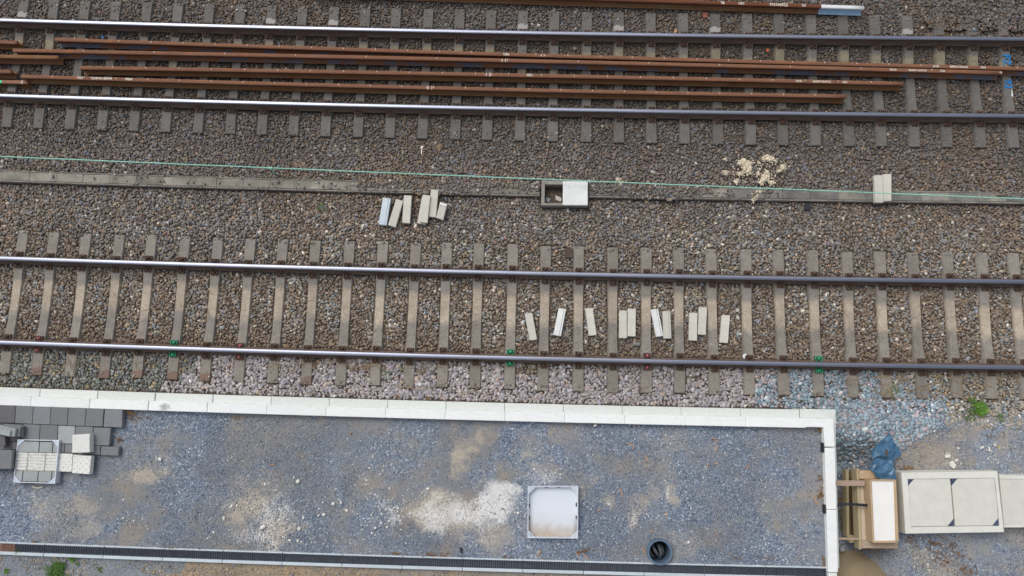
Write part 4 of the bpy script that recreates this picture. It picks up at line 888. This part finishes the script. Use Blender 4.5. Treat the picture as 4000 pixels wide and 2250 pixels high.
for k in range(4):
    a_, b_, c_ = inn[k], lerp2(inn[k], inn[(k + 1) % 4], .14), lerp2(inn[k], inn[k - 1], .14)
    MB().prism([a_, b_, c_], .104, .124).build('corner_plate', M_STEELW, t)
    for f in (.35, .65):
        m_ = lerp2(lerp2(a_, b_, .72), lerp2(a_, c_, .72), f); m_ = lerp2(m_, a_, .12)
        MB().prism([(m_[0] + .0085 * math.cos(j * math.pi / 4), m_[1] + .0085 * math.sin(j * math.pi / 4)) for j in range(8)], .1245, .13, .002).build('bolt', M_GALV if k != 3 else M_DARK, t)
for k in range(4):
    for f in (.36, .62):
        m_ = lerp2(inn[k], inn[(k + 1) % 4], f); m2 = lerp2(m_, (0, 0), .05); ax = lerp2(inn[k], inn[(k + 1) % 4], f + .035); dx, dy = ax[0] - m_[0], ax[1] - m_[1]
        MB().prism([(m_[0] - dx, m_[1] - dy), (m_[0] + dx, m_[1] + dy), (m2[0] + dx, m2[1] + dy), (m2[0] - dx, m2[1] - dy)], .03, .05).build('slot_bracket', M_DARK if k == 0 else M_CLIP if k != 2 else M_WOODP, t)
t, q_, inn = frame_of('manhole_cover', [(69, 1716.5), (230.5, 1719.5), (214.5, 1889.5), (52, 1884)], .63, .14, .012, 'galvanised manhole frame filled with paving slabs and white ribbed slabs')
MB().prism(inn, .0, .09).build('pan', M_DARK, t)
for (u0, u1, v0, v1) in ((.0, .52, .03, .29), (.53, .86, .03, .29), (.87, 1.0, .03, .29), (0, .18, .74, .985), (.19, .56, .74, .985), (.57, .9, .74, .985), (.91, 1, .74, .985)):
    MB().prism([bil(inn, u0 + .006, v0), bil(inn, u1 - .006, v0), bil(inn, u1 - .006, v1), bil(inn, u0 + .006, v1)], .09, .128, .003).build('inlaid_slab', M_PAVEL, t)
for (u0, u1) in ((0, .265), (.275, .705), (.715, 1.0)):
    b = MB(); b.prism([bil(inn, u0 + .004, .30), bil(inn, u1 - .004, .30), bil(inn, u1 - .004, .73), bil(inn, u0 + .004, .73)], .09, .118)
    for k in range(6): v0 = .305 + k * .071; b.prism([bil(inn, u0 + .004, v0), bil(inn, u1 - .004, v0), bil(inn, u1 - .004, v0 + .045), bil(inn, u0 + .004, v0 + .045)], .1185, .130, .003)
    b.build('ribbed_slab', M_RIB, t)
for k in range(4):
    a_, b_, c_ = inn[k], lerp2(inn[k], inn[(k + 1) % 4], .15), lerp2(inn[k], inn[k - 1], .15)
    MB().prism([a_, b_, c_], .1285, .137).build('corner_plate', M_GALV, t)

# ------------------------------------------------------------------ drain channel: concrete units and grates
du0, du1 = -11.5, 5.215; nu = 17; L = (du1 - du0) / nu
def unit_mesh():
    b = MB(); h = L / 2 - .0015
    b.box(-h, h, .068, .092, 0, .155, .004); b.box(-h, h, -.112, -.062, 0, .160, .004); b.box(-h, h, -.061, .067, 0, .04); return b.mesh('drain_unit', M_DRAIN)
def grate_mesh(mat, n=17, rusty=False):
    b = MB(); h = L / 4 - .002; b.box(-h, h, .050, .066, 0, .026, .003); b.box(-h, h, -.0605, -.046, 0, .026, .003)
    if rusty:
        for k in range(5): y = -.034 + k * .0175; b.box(-h, h, y - .005, y + .005, .003, .0255)
        b.box(-.03, .03, -.046, .05, .001, .0245); b.box(-h, -h + .02, -.046, .05, .001, .0245); b.box(h - .02, h, -.046, .05, .001, .0245)
    else:
        p = 2 * h / n
        for k in range(n): x = -h + (k + .5) * p; b.box(x - p * .27, x + p * .27, -.046, .05, .002, .0255)
    return b.mesh('drain_grate', mat)
UM, GM, GMR = unit_mesh(), grate_mesh(M_IRON), grate_mesh(M_RUSTG, rusty=True); gi = 0
for i in range(nu):
    q_ = du0 + (i + .5) * L; o = obj('drain_channel', UM); o.location = W(q_, -4.145, .345); o.rotation_euler = (0, 0, ang(q_)); tag(o, 'light concrete drain channel unit with a pale kerb along the gravel platform', 'drain channel', 'drain channel units')
    for d in (-.25, .25):
        qq = q_ + d * L; ru = qq < px_sv(105, 2140, .5)[0]
        g_ = obj('drain_grate', GMR if ru else GM); g_.location = W(qq, -4.145, .345 + .126); g_.rotation_euler = (0, 0, ang(qq))
        tag(g_, 'rust brown drain grate with lengthwise slots at the left edge' if ru else 'dark iron drain grate with crosswise slots in the long channel', 'drain grate', 'rusty drain grates' if ru else 'iron drain grates')

# ------------------------------------------------------------------ pipe with ducts
pc = at(2577.5, 2157, .56); t = empty('drain_pipe', (pc.x, pc.y, -.2)); tag(t, 'grey blue plastic pipe standing in the gravel with coiled ducts inside', 'pipe')
MB().ring((0, 0), .172, .206, 0, .76, 48).build('pipe_wall', M_PIPE, t)
MB().prism([(.175 * math.cos(k * math.pi / 12), .175 * math.sin(k * math.pi / 12)) for k in range(24)], .02, .05).build('pipe_bottom', M_DARK, t)
for k, pts in enumerate([[(-.10, .13, .30), (-.13, .04, .50), (-.11, -.07, .55), (-.04, -.14, .48)], [(-.06, .13, .35), (-.075, .05, .56), (-.02, -.05, .60), (.02, -.1, .5), (.03, -.14, .35)], [(-.01, .13, .4), (.02, .05, .60), (.045, -.06, .62), (.03, -.15, .5)], [(.06, .14, .3), (.075, .04, .52), (.09, -.06, .55), (.07, -.14, .4)]]):
    pts = [Vector(p) for p in pts]; pp = []
    for i in range(len(pts) - 1):
        for f in (0, .25, .5, .75): 
            a_, b_, c_, d_ = pts[max(i - 1, 0)], pts[i], pts[i + 1], pts[min(i + 2, len(pts) - 1)]
            pp.append(.5 * ((2 * b_) + (c_ - a_) * f + (2 * a_ - 5 * b_ + 4 * c_ - d_) * f * f + (3 * b_ - a_ - 3 * c_ + d_) * f ** 3))
    pp.append(pts[-1]); MB().tube(pp, .026, 10).build('corrugated_duct', M_DUCT, t)

# ------------------------------------------------------------------ concrete duct chamber on the right
zc_ = .42; OUT = [(3525, 1848), (3895, 1842), (3922, 2078), (3540, 2084)]; INN = [(3545, 1871), (3887, 1866.5), (3904.5, 2054.5), (3559, 2058.5)]
P = [at(*q_, zc_) for q_ in OUT]; c_ = sum(P, Vector()) / 4; t = empty('duct_chamber', (c_.x, c_.y, -.1)); tag(t, 'pale concrete duct chamber with two closed lids right of the wooden box', 'duct chamber')
Q = [(p.x - c_.x, p.y - c_.y) for p in P]; I_ = [lo(x, y, zc_, t) for x, y in INN]; b = MB(); h = zc_ + .1
BASE = [lo(3503, 1838, .15, t), lo(3898, 1838, .15, t), lo(3926, 2076, .15, t), lo(3511, 2081, .15, t)]
bm = b.bm; tv = [bm.verts.new((*p, h)) for p in Q]; iv = [bm.verts.new((*p, h)) for p in I_]; i2 = [bm.verts.new((*p, h - .1)) for p in I_]; mv = [bm.verts.new((*p, h - .012)) for p in [lerp2(Q[k], (0, 0), -.012) for k in range(4)]]; bv = [bm.verts.new((*p, 0)) for p in BASE]
for k in range(4):
    j = (k + 1) % 4
    for f in ([tv[k], tv[j], iv[j], iv[k]], [iv[k], iv[j], i2[j], i2[k]], [mv[k], mv[j], tv[j], tv[k]], [bv[k], bv[j], mv[j], mv[k]]): bm.faces.new(f)
bm.faces.new(i2); b.build('chamber_body', M_CHAM, t)
def shrink(Q, d): cx = sum(p[0] for p in Q) / len(Q); cy = sum(p[1] for p in Q) / len(Q); L = max(abs(p[0] - cx) for p in Q); return [(cx + (p[0] - cx) * (1 - d / L), cy + (p[1] - cy) * (1 - d / L)) for p in Q]
for u0, u1 in ((0, .493), (.5, 1)):
    q4 = shrink([bil(I_, u0, 0), bil(I_, u1, 0), bil(I_, u1, 1), bil(I_, u0, 1)], .006); e = .15
    oct_ = [lerp2(q4[0], q4[1], e), q4[1], lerp2(q4[2], q4[1], e), lerp2(q4[2], q4[3], e), q4[3], lerp2(q4[0], q4[3], e)]
    l_ = MB().prism(oct_, h - .09, h - .004, .004).build('chamber_cover', M_CHLID, t)
    for a_, b_, d_ in ((q4[0], q4[1], q4[3]), (q4[2], q4[1], q4[3])):
        MB().prism([a_, lerp2(a_, b_, e * .92), lerp2(a_, d_, e * .92)], h - .06, h - .010, .002).build('corner_plate', M_PLATE, l_)
        for f in (.28, .72):
            m_ = lerp2(lerp2(a_, b_, e * .62), lerp2(a_, d_, e * .62), f); MB().prism([(m_[0] + .011 * math.cos(j * math.pi / 4), m_[1] + .011 * math.sin(j * math.pi / 4)) for j in range(8)], h - .0095, h - .0075).build('hole', M_DARK, l_)
P = [at(*q_, .36) for q_ in ((3904, 1856), (4400, 1862), (4430, 2055), (3923, 2061))]; c_ = sum(P, Vector()) / 4; t = empty('duct_slab', (c_.x, c_.y, -.1)); tag(t, 'pale concrete duct with a flat cover running out at the right edge', 'duct')
Q = [(p.x - c_.x, p.y - c_.y) for p in P]; I_ = [lo(x, y, .36, t) for x, y in ((3905, 1871.5), (4400, 1877), (4430, 2043), (3922, 2049))]; b = MB()
for k in (0, 2): b.prism([Q[k], Q[(k + 1) % 4], I_[(k + 1) % 4], I_[k]], 0, .46, .004)
b.build('duct_wall', M_CHAM, t); MB().prism(shrink(I_, .004), .1, .452, .004).build('duct_cover', M_CHLID, t)

# ------------------------------------------------------------------ wooden formwork box beside the platform wall
def c2(pts): return [(3200 + a_ / 3.033, 1680 + b_ / 3.033) for a_, b_ in pts]
def c3(pts): return [(3200 + a_ / 3.033, 1900 + b_ / 3.033) for a_, b_ in pts]
t = empty('wooden_box', (*at(3440, 1960, .3).xy, -.3)); tag(t, 'wooden formwork box with a white foam top between the platform and the duct chamber', 'wooden box')
def board(name, px, zt, th, m_): return place_px(name, px, zt, th, m_, t, .003)
board('foam_panel', [c2([(622, 604)])[0], c2([(884, 606)])[0], c3([(906, 642)])[0], c3([(655, 646)])[0]], .50, .10, M_FOAM)
board('box_board', [c2([(600, 586)])[0], c2([(912, 590)])[0], c2([(884, 605)])[0], c2([(622, 603)])[0]], .515, .36, M_WOODV)
board('box_board', [c2([(885, 606)])[0], c2([(914, 592)])[0], c3([(944, 652)])[0], c3([(907, 641)])[0]], .515, .36, M_WOODV)
board('box_board', [c3([(656, 647)])[0], c3([(906, 643)])[0], c3([(944, 668)])[0], c3([(640, 670)])[0]], .515, .36, M_WOODV)
board('box_board', [c2([(597, 588)])[0], c2([(621, 604)])[0], c3([(654, 646)])[0], c3([(638, 668)])[0]], .515, .46, M_WOODV)
board('top_plank', c2([(470, 478), (914, 486), (914, 586), (476, 578)]), .33, .06, M_WOODV)
board('bottom_plank', c3([(500, 640), (640, 645), (937, 672), (935, 736), (502, 733)]), .33, .05, M_WOODG)
board('side_plank', [c2([(444, 462)])[0], c2([(474, 460)])[0], c3([(502, 745)])[0], c3([(478, 748)])[0]], .30, .20, M_WOODY)
board('side_plank', [c2([(478, 582)])[0], c2([(552, 584)])[0], c3([(572, 640)])[0], c3([(502, 640)])[0]], .27, .05, M_WOODP)
board('side_plank', [c2([(318, 470)])[0], c2([(352, 468)])[0], c3([(360, 600)])[0], c3([(328, 602)])[0]], -.10, .16, M_WOODY)
board('side_plank', [c2([(354, 490)])[0], c2([(400, 490)])[0], c3([(412, 590)])[0], c3([(362, 592)])[0]], -.17, .08, M_WOODD)
board('side_plank', [c2([(402, 490)])[0], c2([(462, 492)])[0], c3([(480, 600)])[0], c3([(414, 590)])[0]], -.22, .05, M_WOODD)
board('foot_plank', c3([(356, 575), (472, 590), (474, 668), (358, 668)]), -.08, .10, M_WOODY)
board('box_body', [c2([(450, 585)])[0], c2([(890, 590)])[0], c3([(900, 640)])[0], c3([(500, 640)])[0]], .20, .45, M_WOODD)
for q_ in (c2([(505, 508)])[0], c2([(505, 552)])[0], c3([(553, 665)])[0], c3([(542, 716)])[0], c2([(893, 510)])[0]):
    p = at(*q_, .335); b = MB(); b.prism([(.008 * math.cos(j * math.pi / 4), .008 * math.sin(j * math.pi / 4)) for j in range(8)], 0, .004); s_ = b.build('screw_head', M_STEELW, t); s_.location = Vector((p.x, p.y, .3305)) - Vector(t.location)
o = place_px('wooden_strut', c2([(180, 598), (540, 600), (542, 664), (185, 660)]), .375, .05, M_WOODG, None, .003); tag(o, 'greyed wooden strut wedged between platform wall and box, above the cable', 'strut', 'struts at the wooden box')
o = place_px('wooden_strut', c3([(190, 606), (472, 612), (472, 636), (190, 632)]), .30, .05, M_WOODG, None, .003); tag(o, 'thin wooden strut between platform wall and box, below the cable', 'strut', 'struts at the wooden box')
ca = [at(*q_, z_) for q_, z_ in ((c3([(150, 226)])[0], .30), (c3([(235, 214)])[0], .34), (c3([(320, 208)])[0], .38), (c3([(420, 212)])[0], .40), (c3([(500, 219)])[0], .40), (c3([(565, 222)])[0], .38), (c3([(600, 222)])[0], .34))]
o = MB().tube([p - ca[0] for p in ca], .021, 10).build('black_cable', M_CABLE); o.location = ca[0]; tag(o, 'black cable entering the wooden box from the platform wall', 'cable')
o = place_px('cardboard_scrap', c3([(528, 180), (545, 175), (556, 205), (552, 275), (535, 270), (522, 235)]), .29, .012, M_WOODP, None, .002); tag(o, 'pale torn patch around the hole where the cable enters the box', 'scrap')

# ------------------------------------------------------------------ blue plastic bag
def bag(px, zf, name, parent=None):               # crumpled film: few flat facets with sharp folds
    P = [at(*q_, .26) for q_ in px]; bm = bmesh.new(); f = bm.faces.new([bm.verts.new((p.x, p.y, 0)) for p in P]); bmesh.ops.triangulate(bm, faces=[f])
    for L in (.30, .17): bmesh.ops.subdivide_edges(bm, edges=[e for e in bm.edges if e.calc_length() > L], cuts=1); bmesh.ops.triangulate(bm, faces=bm.faces[:])
    for v_ in bm.verts:
        v_.co.z = zf(v_.co.x, v_.co.y) + random.uniform(-.035, .035)
        if not v_.is_boundary: v_.co.x += random.uniform(-.02, .02); v_.co.y += random.uniform(-.02, .02)
    bmesh.ops.subdivide_edges(bm, edges=[e for e in bm.edges if e.calc_length() > .09], cuts=1); bmesh.ops.triangulate(bm, faces=bm.faces[:])
    for v_ in bm.verts: v_.co.z += random.uniform(-.007, .007)
    bmesh.ops.recalc_face_normals(bm, faces=bm.faces[:]); me = bpy.data.meshes.new(name); bm.to_mesh(me); bm.free(); me.materials.append(M_BAG); return me
bc = at(3470, 1780, .3)
def fold(x, y, k):
    n1 = abs(float(fbm(np.array(x), np.array(y), 91 + k, 4.5)) - .5); n2 = abs(float(vnoise(np.array(x), np.array(y), 95 + k, 9)) - .5); return .06 - .16 * n1
fx = lambda x, y: .18 + fold(x, y, 0)
b0 = bag(c2([(850, 45), (874, 80), (912, 155), (982, 258), (975, 295), (912, 355), (895, 425), (840, 440), (790, 380), (700, 385), (650, 330), (622, 310), (635, 250), (680, 190), (760, 120)]), fx, 'film_lobe')
t = empty('plastic_bag', (bc.x, bc.y, .1)); tag(t, 'crumpled blue plastic bag lying over the wooden box and ballast', 'plastic bag')
for me in (b0, bag(c2([(590, 345), (655, 325), (780, 370), (835, 440), (862, 555), (852, 584), (780, 582), (700, 578), (610, 545), (590, 480), (552, 452), (566, 370)]), lambda x, y: .37 + fold(x, y, 7), 'film_lobe')):
    o = obj('film_lobe', me, t); o.location = (-bc.x, -bc.y, -.1)
    sm = o.modifiers.new('thickness', 'SOLIDIFY'); sm.thickness = .004
b = MB(); p = at(*c2([(790, 262)])[0], .3); b.prism([(-.022, -.05), (.02, -.045), (.024, .04), (-.018, .05)], 0, .006, .001); o = b.build('mud_patch', M_MUD, t); o.location = Vector((p.x, p.y, .32)) - Vector(t.location)

# ------------------------------------------------------------------ small things
def small(name, px, zt, th, m_, lab, cat, grp=None): return tag(place_px(name, px, zt, th, m_, None, min(.003, th * .3)), lab, cat, grp)
small('steel_plate', [(2206, 970), (2239, 970), (2240, 1007), (2206, 1008)], .0, .02, M_STEELBR, 'square brown steel plate beside a sleeper end of the near track', 'plate')
small('steel_plate', [(2745, 47), (2763, 48), (2765, 67), (2746, 69)], Z1 + .0, .012, M_REDPL, 'small red brown plate on the ballast under the white-ended rail', 'plate')
small('rubber_pad', [(3142, 797), (3165, 795), (3166, 818), (3144, 820)], .01, .03, M_BLACK, 'small black rubber piece just below the cable trough', 'rubber piece')
b = MB(); p = at(1647, 585, -.01); b.prism([(-.022 + .0, .03), (0, .012), (.026, .03), (.03, .06), (.0, .075), (-.02, .06)], 0, .012, .003); b.prism([(-.008, -.09), (.010, -.09), (.012, .03), (-.006, .03)], .0, .009, .002); o = b.build('plastic_spoon', M_PINKW); o.location = (p.x, p.y, .0); tag(o, 'pinkish white plastic spoon lying on the ballast', 'spoon')
small('paper_scrap', [(2901, 1389), (2906, 1383), (2913, 1381), (2918, 1386), (2911, 1391), (2910, 1402), (2903, 1398)], .06, .012, M_WHITE, 'white paper scrap at a rail clip of the near track', 'scrap')
small('white_fragment', [(3691, 1777), (3712, 1776), (3713, 1787), (3695, 1789)], .14, .03, M_WSTONE, 'small white rubble piece above the duct chamber', 'rubble piece', 'white rubble in the yard')
small('white_fragment', [(3712, 1805), (3722, 1799), (3736, 1815), (3729, 1832), (3716, 1824)], .14, .03, M_WSTONE, 'larger white rubble piece nearest the duct chamber', 'rubble piece', 'white rubble in the yard')
small('white_fragment', [(3829, 1748), (3843, 1742), (3845, 1748), (3832, 1756)], .14, .02, M_WSTONE, 'narrow white rubble splinter left of the yellow scrap', 'rubble piece', 'white rubble in the yard')
small('white_fragment', [(3861, 1745), (3866, 1744), (3871, 1762), (3864, 1764)], .14, .02, M_WSTONE, 'upright white rubble splinter near the yellow scrap', 'rubble piece', 'white rubble in the yard')
small('yellow_scrap', [(3899, 1745), (3908, 1744), (3909, 1750), (3901, 1750)], .13, .008, plain('yellow_plastic', S(216, 200, 80), .1), 'tiny yellow plastic scrap in the gravel yard', 'scrap')
small('orange_scrap', [(2997, 190), (3001, 189), (3004, 200), (2993, 201)], Z1 + .02, .012, plain('orange_plastic', S(230, 110, 60), .1), 'tiny orange scrap between two sleepers of the far track', 'scrap')
small('blue_scrap', [(396, 140), (402, 141), (403, 151), (397, 150)], Z1 + .02, .012, plain('bright_blue_plastic', S(60, 150, 220), .1), 'tiny bright blue scrap above the first long rusty rail', 'scrap')
small('rubble_brick', [(2635, 115), (2641, 112), (2646, 117), (2641, 128), (2634, 128)], Z1 + .02, .02, M_CHIP, 'orange brown leaf scrap against the far running rail', 'scrap')
small('grey_rubble', [(3281, 2143), (3295, 2130), (3303, 2150), (3286, 2156)], -.2, .05, M_PAVEL, 'grey rubble piece in the pit below the wooden strut', 'rubble piece')
small('curved_offcut', [(122, 1898), (145, 1904), (168, 1900), (172, 1896), (165, 1906), (145, 1909), (125, 1904)], .50, .012, M_BLOCK, 'thin pale curved strip in front of the filled manhole frame', 'strip')
small('black_rag', [(1796, 2140), (1802, 2136), (1808, 2150), (1806, 2163), (1798, 2158)], .50, .01, M_BLACK, 'small black rag in the gravel just above the drain', 'rag')
BWS = [(626, 1794, 13), (1166, 1880, 16), (1302, 1968, 15), (1265, 2010, 14), (1027, 2060, 20), (875, 2024, 12), (812, 2102, 9), (835, 2080, 11), (1170, 2065, 17), (1465, 2062, 10), (1332, 1963, 10), (2087, 1833, 11), (2023, 2004, 11), (2050, 2016, 9), (2325, 1661, 14), (2690, 2118, 11), (1132, 2110, 12), (1245, 2013, 10), (1164, 2112, 11), (1186, 2022, 12)]
for px, py, d in BWS:
    p = at(px, py, .49); rr_ = d / 2 / 228; bm = bmesh.new(); bmesh.ops.create_icosphere(bm, subdivisions=2, radius=rr_)
    sx, sy = random.uniform(.8, 1.2), random.uniform(.7, 1.0); sd_ = random.random() * 50
    for v_ in bm.verts: k = .8 + .45 * float(vnoise(np.array(v_.co.x / rr_ + sd_), np.array(v_.co.y / rr_ + v_.co.z / rr_), 3, .9)); v_.co = Vector((v_.co.x * sx * k, v_.co.y * sy * k, v_.co.z * .7 * k))
    me = bpy.data.meshes.new('white_stone'); bm.to_mesh(me); bm.free(); me.materials.append(M_WSTONE); o = obj('white_stone', me); o.location = (p.x, p.y, .49 + rr_ * .3); o.rotation_euler = (0, 0, random.uniform(0, 6))
    tag(o, 'large single white stone lying on the platform gravel', 'stone', 'large white stones on the platform')

def blade(b, x, y, z, L, an, lean, wd=.006, seg=3):
    pr = []
    for i in range(seg + 1):
        f = i / seg; d = L * f * math.cos(lean * (1 - .45 * f)) ; hh = L * f * math.sin(lean) * (1 - .35 * f); wv = wd * (1 - f * .85) * (.6 + 1.2 * f * (1 - f) * 2)
        cx, cy = x + d * math.cos(an), y + d * math.sin(an); nx, ny = -math.sin(an) * wv, math.cos(an) * wv
        pr.append((b.bm.verts.new((cx + nx, cy + ny, z + hh)), b.bm.verts.new((cx - nx, cy - ny, z + hh))))
    for (a_, c_), (d_, e_) in zip(pr, pr[1:]): b._f([a_, c_, e_, d_])
def weed(px, py, z, rad, nb, m_, lab, wd=.008, spread=.35):
    p = at(px, py, z); b = MB()
    for _ in range(nb):
        d = rad * spread * math.sqrt(random.random()); t_ = random.uniform(0, 6.28); blade(b, d * math.cos(t_), d * math.sin(t_), 0, rad * random.uniform(.45, 1.05), random.uniform(0, 6.28), R_(random.uniform(15, 70)), wd * random.uniform(.6, 1.3))
    o = b.build('weed', m_); o.location = p; tag(o, lab, 'weed', 'weeds')
weed(3828, 1596, .06, .10, 130, M_WEED, 'bright green leafy weed beside the sleeper ends at the right', .022, 1.0)
weed(3795, 1565, .05, .07, 30, M_WEED, 'small sparse weed just above the bright leafy weed', .008, .9)
weed(3790, 1622, .08, .10, 40, M_GRASS, 'flat dull weed left below the bright leafy weed', .007, 1.1)
weed(3905, 1630, .08, .08, 26, M_GRASS, 'thin weed tuft right of the bright leafy weed', .006, 1.0)
weed(224, 2230, .42, .14, 190, M_GRASS, 'largest green grass tuft below the drain', .009, .9)
weed(29, 2229, .42, .065, 60, M_WEED, 'round bright weed below the rusty drain grate', .010, .3)
weed(396, 2226, .42, .06, 40, M_GRASS, 'small brownish green tuft right of the largest grass tuft', .007, .5)
weed(282, 2184, .44, .06, 46, M_WEED, 'small green weed touching the drain kerb', .008, .6)
weed(215, 2176, .44, .05, 30, M_STRAW, 'dry brown tuft touching the drain kerb', .006, .5)
weed(303, 2204, .43, .04, 18, M_WEED, 'tiny weed right below the weed at the kerb', .006, .7)
weed(265, 2242, .42, .04, 20, M_WEED, 'tiny weed right of the largest grass tuft at the bottom edge', .007, .6)
weed(178, 2218, .43, .06, 20, M_GRASS, 'sparse weed left of the largest grass tuft', .005, .8)
weed(68, 2156, .50, .04, 24, M_GRASS, 'thin moss tuft between rusty grate and kerb', .004, 1.2)
weed(1254, 808, -.02, .08, 36, M_GRASS, 'pale weed growing in the ballast left of the block pile', .005, .9)
weed(1508, 1462, -.02, .08, 34, M_GRASS, 'mossy weed between two sleeper ends on the platform side', .004, 1.2)
weed(3490, 1525, .0, .09, 40, M_GRASS, 'dull weed beside a sleeper end in the blue grey ballast', .004, 1.2)

# dry straw, twigs, leaves and wood splinters
b = MB()
for px0, px1, py0, py1, k, z_ in ((3300, 4000, 1450, 1560, 190, .0), (1000, 2900, 1405, 1440, 90, .0), (3000, 4000, 1130, 1390, 60, -.03), (100, 1500, 1400, 1440, 60, .0), (0, 2000, 1080, 1320, 40, -.03), (1600, 2600, 1500, 1590, 16, .0), (0, 4000, 480, 980, 30, -.02)):
    for _ in range(k):
        p = at(random.uniform(px0, px1), random.uniform(py0, py1), z_); an = random.uniform(0, 3.14); L = random.uniform(.04, .17); c_ = random.uniform(-.02, .02)
        b.tube([(p.x - math.cos(an) * L, p.y - math.sin(an) * L, z_), (p.x + c_, p.y - c_, z_ + .012), (p.x + math.cos(an) * L, p.y + math.sin(an) * L, z_ + .004)], .0028, 4)
tag(b.build('dry_straw', M_STRAW), kind='stuff')
GT_ = 'twigs'
for pts, lab in (([(1537, 1507), (1600, 1514), (1650, 1520), (1700, 1508), (1757, 1488)], 'long pale twig curved over the pinkish ballast near the platform edge'), ([(1800, 1543), (1840, 1528), (1872, 1516)], 'short straight twig lying on the pinkish ballast'), ([(2875, 1309), (2862, 1330), (2838, 1358), (2870, 1356)], 'bent twig right of the loose block row in the near track'), ([(3065, 1297), (3090, 1276), (3122, 1280), (3160, 1296), (3150, 1310)], 'branched dry twig in the near track at the right'), ([(1190, 1062), (1230, 1064), (1280, 1066)], 'thin twig lying along the foot of the near track rail')):
    P = [at(*q_, .015) for q_ in pts]; o = MB().tube([p - P[0] for p in P], [.007 - .003 * i / len(P) for i in range(len(P))], 6).build('twig', M_STRAW); o.location = P[0]; tag(o, lab, 'twig', GT_)
b = MB()
def leaves(px, py, rx, ry, k, z_, sz=.02):
    for _ in range(k):
        p = at(px + random.gauss(0, .5) * rx, py + random.gauss(0, .5) * ry, z_); a_ = random.uniform(0, 6.28); L = sz * random.uniform(.6, 1.4); q4 = []
        for dx, dy in ((-1, 0), (-.2, .5), (1, .1), (.1, -.5)): q4.append(b.bm.verts.new((p.x + L * (dx * math.cos(a_) - dy * math.sin(a_)), p.y + L * (dx * math.sin(a_) + dy * math.cos(a_)), z_ + random.uniform(.003, .022))))
        b._f(q4)
for a_ in ((510, 1618, 18, 22, 26, .49), (465, 1715, 14, 14, 12, .49), (3200, 1678, 16, 12, 22, .49), (3208, 1890, 12, 60, 30, .48), (3205, 1935, 14, 14, 22, .48), (3216, 2190, 8, 40, 16, .48), (555, 1632, 60, 6, 14, .49), (2320, 1655, 30, 6, 14, .49), (930, 1630, 20, 6, 10, .49), (2290, 2150, 26, 10, 18, .49), (2260, 2155, 10, 8, 10, .49), (3000, 2175, 30, 6, 6, .49), (2870, 2178, 20, 6, 10, .49), (1720, 2165, 60, 8, 24, .49), (1540, 2160, 50, 6, 12, .49), (1980, 2177, 30, 6, 12, .49), (700, 2140, 90, 5, 10, .49), (132, 2116, 14, 5, 8, .5), (3280, 1950, 10, 16, 18, -.25), (3290, 2040, 16, 60, 26, -.3), (3400, 2150, 60, 22, 40, -.05), (3640, 2130, 60, 30, 50, .12), (3700, 2180, 80, 40, 60, .12), (3780, 2230, 50, 20, 30, .12), (3530, 1830, 40, 10, 30, .12), (3900, 1700, 40, 20, 12, .12), (3720, 2130, 14, 20, 16, .12), (3560, 2110, 40, 14, 18, .1), (1555, 1550, 12, 10, 10, .0), (1675, 1555, 12, 6, 8, .0), (2455, 1560, 20, 12, 6, .0), (1330, 1690, 200, 40, 6, .49)): leaves(*a_)
tag(b.build('dry_leaf_litter', M_LEAF), kind='stuff')
for px, py, L, an in [(2461, 1735, 30, -18), (2474, 1748, 16, 60), (2525, 1790, 26, -62), (2788, 1712, 24, -4), (2799, 1723, 14, -25), (2799, 1752, 20, 88), (2764, 1818, 20, 80), (2797, 1811, 16, 10), (2922, 1823, 22, 58), (2427, 1926, 36, -70), (2545, 2075, 20, -12), (2517, 2150, 26, -58), (2603, 2010, 22, -85), (2107, 2160, 34, 60), (2286, 2172, 30, -42), (2255, 2163, 22, -50), (3188, 1958, 36, -62), (2482, 1660, 18, 58), (2341, 1990, 16, 40), (2800, 2086, 10, -85), (2982, 2186, 8, -30), (1065, 1815, 20, 15)]:
    p = at(px, py, .493); l_ = L / 228; b = MB(); b.prism([(-l_ / 2, -.005), (l_ * .3, -.009), (l_ / 2, -.002), (l_ * .4, .006), (-l_ / 2, .007)], 0, .007, .001); o = b.build('wood_splinter', M_CHIP); o.location = p; o.rotation_euler = (0, 0, R_(an)); tag(o, 'orange brown wood splinter lying on the platform gravel', 'splinter', 'wood splinters on the platform')
